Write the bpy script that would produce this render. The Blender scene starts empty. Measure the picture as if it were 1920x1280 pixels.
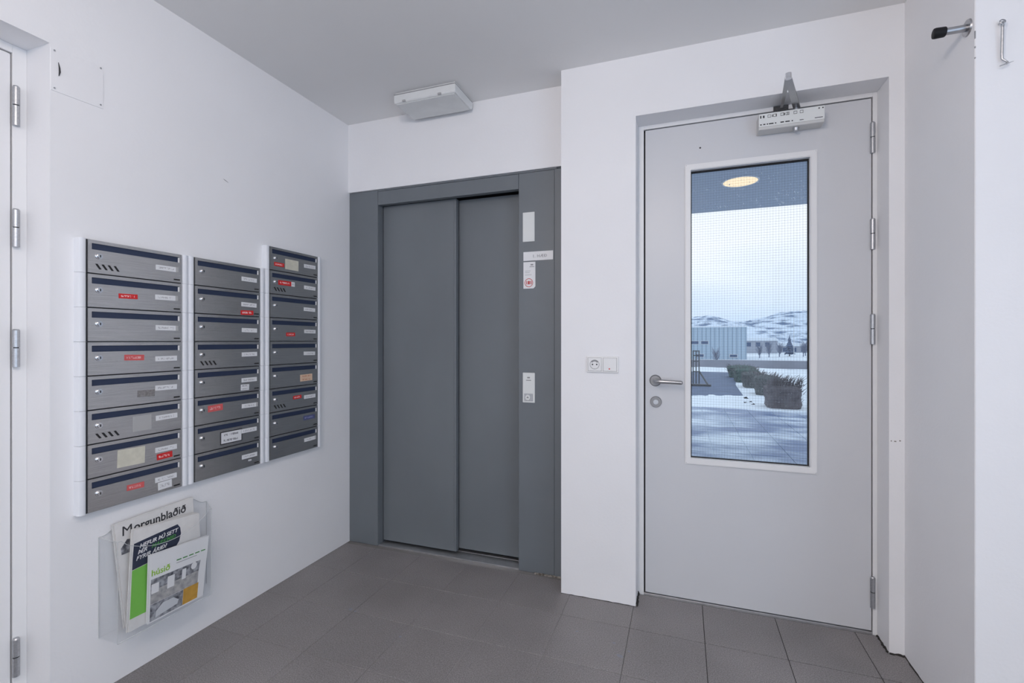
import bpy, bmesh, math, random
from mathutils import Vector, Matrix, noise

S = bpy.context.scene
COL = S.collection

# ------------------------------------------------------------------ camera
cam_d = bpy.data.cameras.new('camera')
cam_d.sensor_width = 36.0
cam_d.lens = 890.0 / 1920.0 * 36.0
cam_d.shift_y = -2.0 / 1920.0
cam_d.clip_start = 0.02
cam_d.clip_end = 3000
cam = bpy.data.objects.new('camera', cam_d)
COL.objects.link(cam)
cam.location = (0, 0, 1.17)
cam.rotation_euler = (math.radians(90), 0, math.atan2(320, 890))
S.camera = cam

# ------------------------------------------------------------------ world: bright overcast winter sky
W = bpy.data.worlds.new('overcast_sky')
S.world = W
W.use_nodes = True
nt = W.node_tree
nt.nodes.clear()
wo = nt.nodes.new('ShaderNodeOutputWorld')
bg = nt.nodes.new('ShaderNodeBackground')
tc = nt.nodes.new('ShaderNodeTexCoord')
sep = nt.nodes.new('ShaderNodeSeparateXYZ')
mp = nt.nodes.new('ShaderNodeMapping')
mp.inputs['Scale'].default_value = (1.0, 1.0, 3.5)
ns = nt.nodes.new('ShaderNodeTexNoise')
ns.inputs['Scale'].default_value = 3.2
ns.inputs['Detail'].default_value = 4
ad = nt.nodes.new('ShaderNodeMath'); ad.operation = 'MULTIPLY_ADD'
ad.inputs[1].default_value = 0.16
rp = nt.nodes.new('ShaderNodeValToRGB')
rp.color_ramp.elements[0].position = 0.08
rp.color_ramp.elements[0].color = (0.58, 0.72, 0.92, 1)
rp.color_ramp.elements[1].position = 0.27
rp.color_ramp.elements[1].color = (0.97, 0.98, 1.0, 1)
e3 = rp.color_ramp.elements.new(0.80)
e3.color = (0.72, 0.84, 1.0, 1)
nt.links.new(tc.outputs['Generated'], sep.inputs[0])
nt.links.new(tc.outputs['Generated'], mp.inputs[0])
nt.links.new(mp.outputs[0], ns.inputs['Vector'])
nt.links.new(ns.outputs['Fac'], ad.inputs[0])
nt.links.new(sep.outputs['Z'], ad.inputs[2])
nt.links.new(ad.outputs[0], rp.inputs[0])
nt.links.new(rp.outputs[0], bg.inputs['Color'])
bg.inputs['Strength'].default_value = 1.12
nt.links.new(bg.outputs[0], wo.inputs[0])


def area_light(name, loc, rot, sx, sy, power, color, portal=False, shape='RECTANGLE'):
    d = bpy.data.lights.new(name, 'AREA')
    d.shape = shape
    d.size = sx
    if shape in ('RECTANGLE', 'ELLIPSE'):
        d.size_y = sy
    d.energy = power
    d.color = color
    if portal:
        d.cycles.is_portal = True
    o = bpy.data.objects.new(name, d)
    COL.objects.link(o)
    o.location = loc
    o.rotation_euler = rot
    return o


R = math.radians
# daylight lamp outside the right window; fill lamp outside an added rear window
WIN = dict(y0=-1.75, y1=0.75, z0=0.25, z1=2.25, x=1.60)
area_light('window_daylight', (1.95, (WIN['y0'] + WIN['y1']) / 2, 1.3), (0, R(90), 0), 2.1, 2.6, 23, (0.72, 0.83, 1.0))
RW = dict(x0=-1.30, x1=1.10, z0=0.20, z1=2.20)
area_light('rear_window_fill', (-0.1, -2.45, 1.2), (R(90), 0, 0), 2.4, 2.0, 14, (1.0, 0.915, 0.91))
# two globe lamps under the ceiling of the hall, above and behind the camera
for ly in (0.10, -1.10):
    pd = bpy.data.lights.new('ceiling_lamp_light', 'POINT')
    pd.energy = 23
    pd.color = (1.0, 0.865, 0.775)
    pd.shadow_soft_size = 0.13
    po = bpy.data.objects.new('ceiling_lamp_light', pd)
    COL.objects.link(po)
    po.location = (-0.35, ly, 2.22)

S.view_settings.view_transform = 'Standard'
S.view_settings.look = 'None'
S.view_settings.gamma = 1.0
S.view_settings.use_curve_mapping = False
S.view_settings.exposure = 0.0
S.cycles.use_denoising = True
S.cycles.max_bounces = 9
S.cycles.diffuse_bounces = 5
S.cycles.transparent_max_bounces = 24
S.cycles.sample_clamp_indirect = 6.0


# ------------------------------------------------------------------ materials
def lin(c):
    c = c / 255.0
    return c / 12.92 if c <= 0.04045 else ((c + 0.055) / 1.055) ** 2.4


def rgb(r, g, b):
    return (lin(r), lin(g), lin(b), 1.0)


MATS = {}


def mat(name, color, rough=0.5, metal=0.0, var=0.0, vscale=6.0, bump=0.0, bscale=300.0, spec=0.5, emit=None, estr=0.0,
        stretch=None, coat=0.0, color2=None, detail=4.0):
    m = bpy.data.materials.new(name)
    m.use_nodes = True
    n = m.node_tree
    b = n.nodes['Principled BSDF']
    b.inputs['Base Color'].default_value = color
    b.inputs['Roughness'].default_value = rough
    b.inputs['Metallic'].default_value = metal
    b.inputs['Specular IOR Level'].default_value = spec
    b.inputs['Coat Weight'].default_value = coat
    t = n.nodes.new('ShaderNodeTexCoord')
    vec = t.outputs['Object']
    if stretch:
        mpn = n.nodes.new('ShaderNodeMapping')
        mpn.inputs['Scale'].default_value = stretch
        n.links.new(vec, mpn.inputs[0])
        vec = mpn.outputs[0]
    if var > 0 or color2:
        nn = n.nodes.new('ShaderNodeTexNoise')
        nn.inputs['Scale'].default_value = vscale
        nn.inputs['Detail'].default_value = detail
        n.links.new(vec, nn.inputs['Vector'])
        mr = n.nodes.new('ShaderNodeValToRGB')
        mr.color_ramp.elements[0].position = 0.35
        mr.color_ramp.elements[1].position = 0.65
        c = Vector(color[:3])
        if color2:
            mr.color_ramp.elements[0].color = color
            mr.color_ramp.elements[1].color = color2
        else:
            mr.color_ramp.elements[0].color = (*(c * (1 - var)), 1)
            mr.color_ramp.elements[1].color = (*(c * (1 + var)), 1)
        n.links.new(nn.outputs['Fac'], mr.inputs[0])
        n.links.new(mr.outputs[0], b.inputs['Base Color'])
    if bump > 0:
        bn = n.nodes.new('ShaderNodeTexNoise')
        bn.inputs['Scale'].default_value = bscale
        bn.inputs['Detail'].default_value = 3
        n.links.new(vec, bn.inputs['Vector'])
        bp = n.nodes.new('ShaderNodeBump')
        bp.inputs['Strength'].default_value = bump
        bp.inputs['Distance'].default_value = 0.002
        n.links.new(bn.outputs['Fac'], bp.inputs['Height'])
        n.links.new(bp.outputs[0], b.inputs['Normal'])
    if emit:
        b.inputs['Emission Color'].default_value = emit
        b.inputs['Emission Strength'].default_value = estr
    MATS[name] = m
    return m


mat('wall_paint', (0.84, 0.84, 0.855, 1), 0.65, var=0.012, vscale=2.5, bump=0.18, bscale=90)
mat('ceiling_paint', (0.83, 0.825, 0.82, 1), 0.8, var=0.01, vscale=2.0, bump=0.1, bscale=120)
mat('frame_paint', (0.79, 0.79, 0.795, 1), 0.4)
mat('leaf_paint', (0.62, 0.63, 0.655, 1), 0.38, var=0.01, vscale=3)
mat('leaf_paint_white', (0.80, 0.80, 0.81, 1), 0.4)
mat('gap_dark', (0.012, 0.012, 0.014, 1), 0.8)
mat('rubber', (0.006, 0.006, 0.008, 1), 0.55, spec=0.3)
mat('steel_satin', (0.44, 0.44, 0.45, 1), 0.32, 1.0)
mat('rosette_steel', (0.30, 0.30, 0.305, 1), 0.50, 1.0)
mat('chrome', (0.80, 0.80, 0.82, 1), 0.12, 1.0)
mat('zinc', (0.50, 0.51, 0.53, 1), 0.38, 1.0, var=0.08, vscale=200)
mat('dark_metal', (0.10, 0.10, 0.105, 1), 0.4, 0.6)
mat('elevator_paint', (0.150, 0.168, 0.186, 1), 0.36, var=0.03, vscale=5, bump=0.25, bscale=900)
mat('elevator_panel', (0.155, 0.173, 0.190, 1), 0.42, var=0.06, vscale=2.2, bump=0.08, bscale=700, stretch=(1, 1, 0.5))
mat('elevator_inner', (0.06, 0.068, 0.08, 1), 0.45)
mat('aluminium', (0.62, 0.62, 0.63, 1), 0.35, 0.9, var=0.06, vscale=30)
mat('plate_white', (0.74, 0.76, 0.75, 1), 0.4)
mat('paper_white', (0.80, 0.80, 0.81, 1), 0.6)
mat('newsprint', (0.70, 0.69, 0.68, 1), 0.8, var=0.03, vscale=40)
mat('cream_sticker', (0.62, 0.60, 0.50, 1), 0.6, var=0.05, vscale=60)
mat('print_grey', (0.30, 0.30, 0.31, 1), 0.7)
mat('print_dark', (0.03, 0.03, 0.035, 1), 0.6)
mat('print_red', rgb(190, 60, 60), 0.6)
mat('sticker_red', rgb(205, 40, 42), 0.5)
mat('sticker_red_faded', rgb(205, 96, 96), 0.5)
mat('sticker_orange', rgb(214, 178, 150), 0.6)
mat('sticker_blue', rgb(80, 88, 140), 0.5)
mat('tape_clear', (0.42, 0.42, 0.42, 1), 0.35)
mat('residue', (0.27, 0.26, 0.26, 1), 0.7, color2=(0.16, 0.15, 0.15, 1), vscale=120)
mat('box_steel', (0.60, 0.59, 0.585, 1), 0.24, 1.0, var=0.10, vscale=9, stretch=(1, 1, 60), bump=0.10, bscale=60)
mat('box_body', (0.05, 0.052, 0.06, 1), 0.5, 0.3)
mat('slot_navy', rgb(38, 50, 76), 0.4)
mat('rail_white', (0.80, 0.82, 0.86, 1), 0.4)
mat('plastic_white', (0.80, 0.80, 0.80, 1), 0.3)
mat('lamp_housing', (0.66, 0.67, 0.67, 1), 0.45)
mat('lamp_diffuser', (0.72, 0.735, 0.735, 1), 0.3, var=0.03, vscale=14)
mat('led_red', rgb(200, 40, 40), 0.4)
mat('closer_silver', (0.62, 0.62, 0.61, 1), 0.4, 0.35)
mat('navy_print', rgb(38, 46, 68), 0.7)
mat('lime', rgb(120, 190, 80), 0.7)
mat('lime_text', rgb(150, 195, 70), 0.7)
mat('green_text', rgb(70, 140, 70), 0.7)
mat('photo_dark', rgb(70, 72, 80), 0.6, color2=rgb(170, 172, 178), vscale=55, detail=2)
mat('photo_grey', rgb(150, 150, 152), 0.6, color2=rgb(186, 184, 182), vscale=60)
mat('ad_yellow', rgb(196, 150, 62), 0.6, var=0.08, vscale=60)
mat('ad_car', rgb(205, 208, 212), 0.5)
mat('grout', (0.155, 0.145, 0.142, 1), 0.9, color2=(0.30, 0.29, 0.285, 1), vscale=1.6)
mat('sealant', (0.03, 0.027, 0.025, 1), 0.9)
mat('dirt', (0.10, 0.085, 0.07, 1), 0.95, color2=(0.35, 0.33, 0.30, 1), vscale=60)
mat('canopy_paint', rgb(186, 192, 202), 0.6)
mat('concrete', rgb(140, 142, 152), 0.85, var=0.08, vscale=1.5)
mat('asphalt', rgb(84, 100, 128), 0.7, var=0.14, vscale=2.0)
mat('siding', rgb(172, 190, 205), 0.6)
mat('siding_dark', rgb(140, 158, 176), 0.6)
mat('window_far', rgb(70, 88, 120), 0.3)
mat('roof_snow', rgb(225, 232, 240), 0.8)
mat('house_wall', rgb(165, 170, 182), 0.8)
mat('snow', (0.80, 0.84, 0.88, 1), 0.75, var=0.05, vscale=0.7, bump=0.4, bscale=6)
mat('conifer', rgb(104, 116, 140), 0.9, var=0.2, vscale=3)  # paler and greyer: distance haze put into the colour
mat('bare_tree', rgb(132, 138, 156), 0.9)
mat('twig', rgb(100, 95, 98), 0.9, var=0.2, vscale=8)
mat('hedge', rgb(84, 88, 88), 0.9, var=0.35, vscale=25)
mat('hedge_green', rgb(72, 92, 86), 0.9, var=0.35, vscale=25)
mat('wire', rgb(120, 126, 136), 0.5, 0.3)
mat('frost', (0.86, 0.9, 0.95, 1), 0.5)
mat('lamp_glow', (0.5, 0.42, 0.3, 1), 0.5, emit=(1.0, 0.74, 0.44, 1), estr=1.05)


def tile_material():
    m = bpy.data.materials.new('stoneware_tile')
    m.use_nodes = True
    n = m.node_tree
    b = n.nodes['Principled BSDF']
    t = n.nodes.new('ShaderNodeNewGeometry')
    oi = n.nodes.new('ShaderNodeObjectInfo')
    fine = n.nodes.new('ShaderNodeTexNoise'); fine.inputs['Scale'].default_value = 260; fine.inputs['Detail'].default_value = 2
    big = n.nodes.new('ShaderNodeTexNoise'); big.inputs['Scale'].default_value = 3.0; big.inputs['Detail'].default_value = 5
    for x in (fine, big):
        n.links.new(t.outputs['Position'], x.inputs['Vector'])
    r1 = n.nodes.new('ShaderNodeValToRGB')
    r1.color_ramp.elements[0].position = 0.36; r1.color_ramp.elements[0].color = (0.172, 0.160, 0.162, 1)
    r1.color_ramp.elements[1].position = 0.66; r1.color_ramp.elements[1].color = (0.300, 0.283, 0.285, 1)
    n.links.new(fine.outputs['Fac'], r1.inputs[0])
    hv = n.nodes.new('ShaderNodeMath'); hv.operation = 'MULTIPLY_ADD'
    hv.inputs[1].default_value = 0.55; hv.inputs[2].default_value = 0.70
    n.links.new(big.outputs['Fac'], hv.inputs[0])
    ra = n.nodes.new('ShaderNodeMath'); ra.operation = 'MULTIPLY_ADD'
    ra.inputs[1].default_value = 0.07
    n.links.new(oi.outputs['Random'], ra.inputs[0]); n.links.new(hv.outputs[0], ra.inputs[2])
    mx = n.nodes.new('ShaderNodeVectorMath'); mx.operation = 'SCALE'
    n.links.new(r1.outputs[0], mx.inputs[0]); n.links.new(ra.outputs[0], mx.inputs['Scale'])
    n.links.new(mx.outputs[0], b.inputs['Base Color'])
    b.inputs['Roughness'].default_value = 0.48
    bp = n.nodes.new('ShaderNodeBump'); bp.inputs['Strength'].default_value = 0.08; bp.inputs['Distance'].default_value = 0.001
    n.links.new(fine.outputs['Fac'], bp.inputs['Height']); n.links.new(bp.outputs[0], b.inputs['Normal'])
    MATS['tile'] = m


tile_material()


def dirty_grout():
    # the joints are trodden dark towards the entrance door, paler further in
    n = MATS['grout'].node_tree
    b = n.nodes['Principled BSDF']
    src = b.inputs['Base Color'].links[0].from_socket
    g = n.nodes.new('ShaderNodeNewGeometry')
    sp = n.nodes.new('ShaderNodeSeparateXYZ')
    mr = n.nodes.new('ShaderNodeMapRange')
    mr.inputs['From Min'].default_value = -0.45
    mr.inputs['From Max'].default_value = 0.10
    mx = n.nodes.new('ShaderNodeMix'); mx.data_type = 'RGBA'
    mx.inputs[7].default_value = (0.035, 0.033, 0.032, 1)
    n.links.new(g.outputs['Position'], sp.inputs[0])
    n.links.new(sp.outputs['X'], mr.inputs['Value'])
    n.links.new(mr.outputs[0], mx.inputs[0])
    n.links.new(src, mx.inputs[6])
    n.links.new(mx.outputs[2], b.inputs['Base Color'])


dirty_grout()


def snowy_paver_material():
    m = bpy.data.materials.new('snowy_paver')
    m.use_nodes = True
    n = m.node_tree
    b = n.nodes['Principled BSDF']
    t = n.nodes.new('ShaderNodeNewGeometry')
    mpn = n.nodes.new('ShaderNodeMapping'); mpn.inputs['Scale'].default_value = (0.55, 1.0, 1)
    n.links.new(t.outputs['Position'], mpn.inputs[0])
    a = n.nodes.new('ShaderNodeTexNoise'); a.inputs['Scale'].default_value = 1.25; a.inputs['Detail'].default_value = 6; a.inputs['Roughness'].default_value = 0.6
    n.links.new(mpn.outputs[0], a.inputs['Vector'])
    r1 = n.nodes.new('ShaderNodeValToRGB')
    r1.color_ramp.elements[0].position = 0.44; r1.color_ramp.elements[0].color = rgb(88, 112, 152)
    r1.color_ramp.elements[1].position = 0.62; r1.color_ramp.elements[1].color = (0.76, 0.81, 0.86, 1)
    n.links.new(a.outputs['Fac'], r1.inputs[0]); n.links.new(r1.outputs[0], b.inputs['Base Color'])
    r2 = n.nodes.new('ShaderNodeValToRGB')
    r2.color_ramp.elements[0].position = 0.44; r2.color_ramp.elements[0].color = (0.40, 0.40, 0.40, 1)
    r2.color_ramp.elements[1].position = 0.62; r2.color_ramp.elements[1].color = (0.8, 0.8, 0.8, 1)
    n.links.new(a.outputs['Fac'], r2.inputs[0]); n.links.new(r2.outputs[0], b.inputs['Roughness'])
    MATS['paver'] = m


snowy_paver_material()


def mountain_material():
    m = bpy.data.materials.new('snowy_rock')
    m.use_nodes = True
    n = m.node_tree
    b = n.nodes['Principled BSDF']
    b.inputs['Roughness'].default_value = 0.9
    t = n.nodes.new('ShaderNodeNewGeometry')
    mpn = n.nodes.new('ShaderNodeMapping'); mpn.inputs['Scale'].default_value = (1, 0.3, 3.2)
    n.links.new(t.outputs['Position'], mpn.inputs[0])
    a = n.nodes.new('ShaderNodeTexNoise'); a.inputs['Scale'].default_value = 0.09; a.inputs['Detail'].default_value = 8; a.inputs['Roughness'].default_value = 0.65
    n.links.new(mpn.outputs[0], a.inputs['Vector'])
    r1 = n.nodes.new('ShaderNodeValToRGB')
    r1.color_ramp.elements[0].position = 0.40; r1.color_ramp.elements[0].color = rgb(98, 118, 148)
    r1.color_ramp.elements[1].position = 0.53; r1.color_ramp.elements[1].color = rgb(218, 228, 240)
    n.links.new(a.outputs['Fac'], r1.inputs[0]); n.links.new(r1.outputs[0], b.inputs['Base Color'])
    MATS['mountain'] = m


mountain_material()


def glass_material(name, tint, refl=1.0):
    m = bpy.data.materials.new(name)
    m.use_nodes = True
    n = m.node_tree
    n.nodes.clear()
    o = n.nodes.new('ShaderNodeOutputMaterial')
    tr = n.nodes.new('ShaderNodeBsdfTransparent'); tr.inputs[0].default_value = tint
    gl = n.nodes.new('ShaderNodeBsdfGlossy'); gl.inputs['Roughness'].default_value = 0.03
    lw = n.nodes.new('ShaderNodeLayerWeight'); lw.inputs[0].default_value = 0.5
    pw_ = n.nodes.new('ShaderNodeMath'); pw_.operation = 'POWER'; pw_.inputs[1].default_value = 5.0
    n.links.new(lw.outputs['Facing'], pw_.inputs[0])
    mu = n.nodes.new('ShaderNodeMath'); mu.operation = 'MULTIPLY_ADD'; mu.inputs[1].default_value = 0.6 * refl; mu.inputs[2].default_value = 0.025 * refl
    n.links.new(pw_.outputs[0], mu.inputs[0])
    mx = n.nodes.new('ShaderNodeMixShader')
    n.links.new(mu.outputs[0], mx.inputs[0])
    n.links.new(tr.outputs[0], mx.inputs[1]); n.links.new(gl.outputs[0], mx.inputs[2])
    n.links.new(mx.outputs[0], o.inputs[0])
    MATS[name] = m


glass_material('window_glass', (0.945, 0.975, 1.0, 1), 0.6)
glass_material('acrylic', (0.985, 0.988, 0.99, 1), 0.5)
mat('acrylic_edge', (0.55, 0.57, 0.58, 1), 0.25)


def label_material(name, paper, ink, rows=1):
    """printed card: paper with faint, unreadable lines of ink"""
    m = bpy.data.materials.new(name)
    m.use_nodes = True
    n = m.node_tree
    b = n.nodes['Principled BSDF']; b.inputs['Roughness'].default_value = 0.45
    t = n.nodes.new('ShaderNodeTexCoord')
    sp = n.nodes.new('ShaderNodeSeparateXYZ')
    n.links.new(t.outputs['Generated'], sp.inputs[0])
    oi = n.nodes.new('ShaderNodeObjectInfo')
    cb = n.nodes.new('ShaderNodeCombineXYZ')
    ml = n.nodes.new('ShaderNodeMath'); ml.operation = 'MULTIPLY'; ml.inputs[1].default_value = 14.0
    n.links.new(sp.outputs['Y'], ml.inputs[0]); n.links.new(ml.outputs[0], cb.inputs[0])
    mz = n.nodes.new('ShaderNodeMath'); mz.operation = 'MULTIPLY'; mz.inputs[1].default_value = 3.0
    n.links.new(sp.outputs['Z'], mz.inputs[0]); n.links.new(mz.outputs[0], cb.inputs[1])
    mo = n.nodes.new('ShaderNodeMath'); mo.operation = 'MULTIPLY'; mo.inputs[1].default_value = 50.0
    n.links.new(oi.outputs['Random'], mo.inputs[0]); n.links.new(mo.outputs[0], cb.inputs[2])
    nz = n.nodes.new('ShaderNodeTexNoise'); nz.inputs['Scale'].default_value = 1.0; nz.inputs['Detail'].default_value = 3
    n.links.new(cb.outputs[0], nz.inputs['Vector'])
    # band mask in z
    sn = n.nodes.new('ShaderNodeMath'); sn.operation = 'MULTIPLY'; sn.inputs[1].default_value = math.pi * 2 * rows
    n.links.new(sp.outputs['Z'], sn.inputs[0])
    co = n.nodes.new('ShaderNodeMath'); co.operation = 'COSINE'
    n.links.new(sn.outputs[0], co.inputs[0])
    gt = n.nodes.new('ShaderNodeMath'); gt.operation = 'LESS_THAN'; gt.inputs[1].default_value = -0.35
    n.links.new(co.outputs[0], gt.inputs[0])
    ed = n.nodes.new('ShaderNodeMath'); ed.operation = 'COMPARE'; ed.inputs[1].default_value = 0.47; ed.inputs[2].default_value = 0.36
    n.links.new(sp.outputs['Y'], ed.inputs[0])
    th = n.nodes.new('ShaderNodeMath'); th.operation = 'GREATER_THAN'; th.inputs[1].default_value = 0.49
    n.links.new(nz.outputs['Fac'], th.inputs[0])
    m1 = n.nodes.new('ShaderNodeMath'); m1.operation = 'MULTIPLY'
    n.links.new(gt.outputs[0], m1.inputs[0]); n.links.new(th.outputs[0], m1.inputs[1])
    m2 = n.nodes.new('ShaderNodeMath'); m2.operation = 'MULTIPLY'
    n.links.new(m1.outputs[0], m2.inputs[0]); n.links.new(ed.outputs[0], m2.inputs[1])
    mx = n.nodes.new('ShaderNodeMix'); mx.data_type = 'RGBA'
    mx.inputs[6].default_value = paper; mx.inputs[7].default_value = ink
    n.links.new(m2.outputs[0], mx.inputs[0]); n.links.new(mx.outputs[2], b.inputs['Base Color'])
    MATS[name] = m


label_material('name_card', (0.74, 0.75, 0.77, 1), (0.48, 0.48, 0.50, 1))
label_material('red_print', rgb(206, 36, 38), rgb(236, 190, 190))
label_material('red_print_faded', rgb(206, 92, 92), rgb(226, 170, 170))
label_material('card_two_lines', (0.74, 0.75, 0.77, 1), (0.30, 0.30, 0.32, 1), 2)
label_material('orange_print', rgb(220, 190, 165), rgb(190, 130, 100), 2)
label_material('blue_print', rgb(82, 88, 128), rgb(130, 136, 176))


# ------------------------------------------------------------------ helpers
def M(m):
    return MATS[m] if isinstance(m, str) else m


def add_box(bm, x0, x1, y0, y1, z0, z1, bevel=0.0, seg=1):
    r = bmesh.ops.create_cube(bm, size=1.0)
    vs = r['verts']
    for v in vs:
        v.co.x = x0 if v.co.x < 0 else x1
        v.co.y = y0 if v.co.y < 0 else y1
        v.co.z = z0 if v.co.z < 0 else z1
    if bevel > 0:
        es = list({e for v in vs for e in v.link_edges})
        bmesh.ops.bevel(bm, geom=es, offset=bevel, segments=seg, affect='EDGES', profile=0.5)
    return bm


def box(*a, **k):
    return add_box(bmesh.new(), *a, **k)


def boxes(lst, bevel=0.0):
    bm = bmesh.new()
    for b in lst:
        add_box(bm, *b, bevel=bevel)
    return bm


def add_cyl(bm, p0, p1, r0, r1=None, seg=20, cap=True):
    r1 = r0 if r1 is None else r1
    p0, p1 = Vector(p0), Vector(p1)
    d = p1 - p0
    q = Vector((0, 0, 1)).rotation_difference(d.normalized()).to_matrix().to_4x4()
    mtx = Matrix.Translation((p0 + p1) / 2) @ q
    bmesh.ops.create_cone(bm, cap_ends=cap, cap_tris=False, segments=seg, radius1=r0, radius2=r1, depth=d.length, matrix=mtx)
    return bm


def cyl(*a, **k):
    return add_cyl(bmesh.new(), *a, **k)


def add_prism(bm, pts, axis, a0, a1):
    """pts: 2-D outline; axis: the extrusion axis; a0..a1 its span"""
    def to3(p, a):
        return {'x': (a, p[0], p[1]), 'y': (p[0], a, p[1]), 'z': (p[0], p[1], a)}[axis]
    f = [bm.verts.new(to3(p, a0)) for p in pts]
    g = [bm.verts.new(to3(p, a1)) for p in pts]
    bm.faces.new(f)
    bm.faces.new(list(reversed(g)))
    n = len(pts)
    for i in range(n):
        bm.faces.new((f[i], g[i], g[(i + 1) % n], f[(i + 1) % n]))
    bmesh.ops.recalc_face_normals(bm, faces=bm.faces)
    return bm


def prism(pts, axis, a0, a1):
    return add_prism(bmesh.new(), pts, axis, a0, a1)


def add_tube(bm, pts, r, seg=8):
    """tube along a polyline, with mitred rings"""
    pts = [Vector(p) for p in pts]
    rs = r if isinstance(r, (list, tuple)) else [r] * len(pts)
    rings = []
    prev = None
    for i, p in enumerate(pts):
        if i == 0:
            d = pts[1] - p
        elif i == len(pts) - 1:
            d = p - pts[i - 1]
        else:
            d = (pts[i + 1] - p).normalized() + (p - pts[i - 1]).normalized()
        d.normalize()
        if prev is None:
            u = d.orthogonal().normalized()
        else:
            u = (prev - d * prev.dot(d)).normalized()
        prev = u
        w = d.cross(u)
        rings.append([bm.verts.new(p + (u * math.cos(2 * math.pi * k / seg) + w * math.sin(2 * math.pi * k / seg)) * rs[i]) for k in range(seg)])
    for a, b in zip(rings, rings[1:]):
        for k in range(seg):
            bm.faces.new((a[k], a[(k + 1) % seg], b[(k + 1) % seg], b[k]))
    bm.faces.new(list(reversed(rings[0])))
    bm.faces.new(rings[-1])
    return bm


def tube(*a, **k):
    return add_tube(bmesh.new(), *a, **k)


def to_mesh(name, bm, m, smooth=False):
    me = bpy.data.meshes.new(name)
    bm.to_mesh(me)
    bm.free()
    me.materials.append(M(m))
    if smooth:
        for p in me.polygons:
            p.use_smooth = True
        try:
            me.set_sharp_from_angle(angle=R(35))
        except Exception:
            pass
    return me


def origin_of(o):
    v = Vector((0, 0, 0))
    while o is not None:
        v += o.location
        o = o.parent
    return v


def part(parent, name, bm, m, smooth=False, label=None):
    """bm in world coordinates -> child mesh of parent"""
    off = origin_of(parent) if parent is not None else Vector((0, 0, 0))
    if off.length > 0:
        bmesh.ops.translate(bm, verts=bm.verts, vec=-off)
    o = bpy.data.objects.new(name, to_mesh(name, bm, m, smooth))
    COL.objects.link(o)
    o.parent = parent
    if label:
        o['label'] = label
    return o


def link_mesh(parent, name, me, loc=(0, 0, 0), label=None):
    o = bpy.data.objects.new(name, me)
    COL.objects.link(o)
    o.parent = parent
    o.location = loc
    if label:
        o['label'] = label
    return o


def tag(o, label=None, cat=None, group=None, kind=None):
    if label:
        o['label'] = label
    if cat:
        o['category'] = cat
    if group:
        o['group'] = group
    if kind:
        o['kind'] = kind
    return o


def thing(name, loc, label, cat, group=None, kind=None):
    o = bpy.data.objects.new(name, None)
    o.empty_display_size = 0.05
    COL.objects.link(o)
    o.location = loc
    return tag(o, label, cat, group, kind)


def struct(name, bm, m, label=None, cat=None, smooth=False):
    o = part(None, name, bm, m, smooth)
    return tag(o, label, cat, None, 'structure')


def text_part(parent, name, s, size, m, pos, xdir, ydir, shear=0.0, bold=0.0, depth=0.0004, space=1.0, xscale=1.0):
    cu = bpy.data.curves.new(name, 'FONT')
    cu.body = s
    cu.size = size
    cu.shear = shear
    cu.offset = bold
    cu.extrude = depth
    cu.space_character = space
    cu.resolution_u = 3
    tmp = bpy.data.objects.new(name + '_tmp', cu)
    COL.objects.link(tmp)
    dg = bpy.context.evaluated_depsgraph_get()
    me = bpy.data.meshes.new_from_object(tmp.evaluated_get(dg))
    bpy.data.objects.remove(tmp)
    bpy.data.curves.remove(cu)
    X = Vector(xdir).normalized() * xscale
    Yv = Vector(ydir).normalized()
    Z = X.normalized().cross(Yv)
    mt = Matrix((X, Yv, Z)).transposed().to_4x4()
    mt.translation = Vector(pos) - origin_of(parent)
    me.transform(mt)
    me.materials.clear()
    me.materials.append(M(m))
    me.name = name
    o = bpy.data.objects.new(name, me)
    COL.objects.link(o)
    o.parent = parent
    return o


# ------------------------------------------------------------------ room shell
XL, YB, YF, XS, XR, YR, ZC = -1.83, 2.275, 2.147, -0.53, 0.774, 1.698, 2.42
YBACK, XWIN = -1.9, 1.60
DX0, DX1, DZ = -0.194, 0.726, 2.156          # entrance door opening in the front wall
LY0, LY1, LZ = -0.10, 0.892, 2.084           # opening of the door in the left wall

floor = struct('floor', box(-2.3, 1.9, YBACK - 0.2, 2.40, -0.12, -0.0016), 'grout', 'grey stoneware tiled floor of the entrance hall', 'floor')
struct('ceiling', box(-2.3, 1.9, YBACK - 0.2, 2.55, ZC, ZC + 0.15), 'ceiling_paint', 'plain pale grey painted ceiling', 'ceiling')

# left wall with the door opening
wl = struct('wall_left', boxes([(XL - 0.25, XL, LY1, YB + 0.2, 0, ZC), (XL - 0.25, XL, LY0, LY1, LZ, ZC),
                                (XL - 0.25, XL, YBACK, LY0, 0, ZC)]), 'wall_paint', 'white painted wall carrying the mailboxes', 'wall')
scr = bmesh.new()
add_tube(scr, [(XL + 0.0006, 1.478, 1.853), (XL + 0.0012, 1.486, 1.850), (XL + 0.0006, 1.500, 1.845)], [0.0006, 0.0014, 0.0006], 6)
part(wl, 'scratch', scr, 'print_grey')
# wall above the elevator
struct('wall_back', box(XL, XS, YB, YB + 0.20, 2.027, ZC), 'wall_paint', 'white wall above the grey elevator', 'wall')
# front wall around the entrance door
wf = struct('wall_front', boxes([(XS, DX0, YF, YF + 0.32, 0, ZC), (DX0, DX1, YF, YF + 0.32, DZ, ZC),
                                 (DX1, XR, YF, YF + 0.32, 0, ZC)]), 'wall_paint', 'white wall around the glazed entrance door', 'wall')
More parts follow.
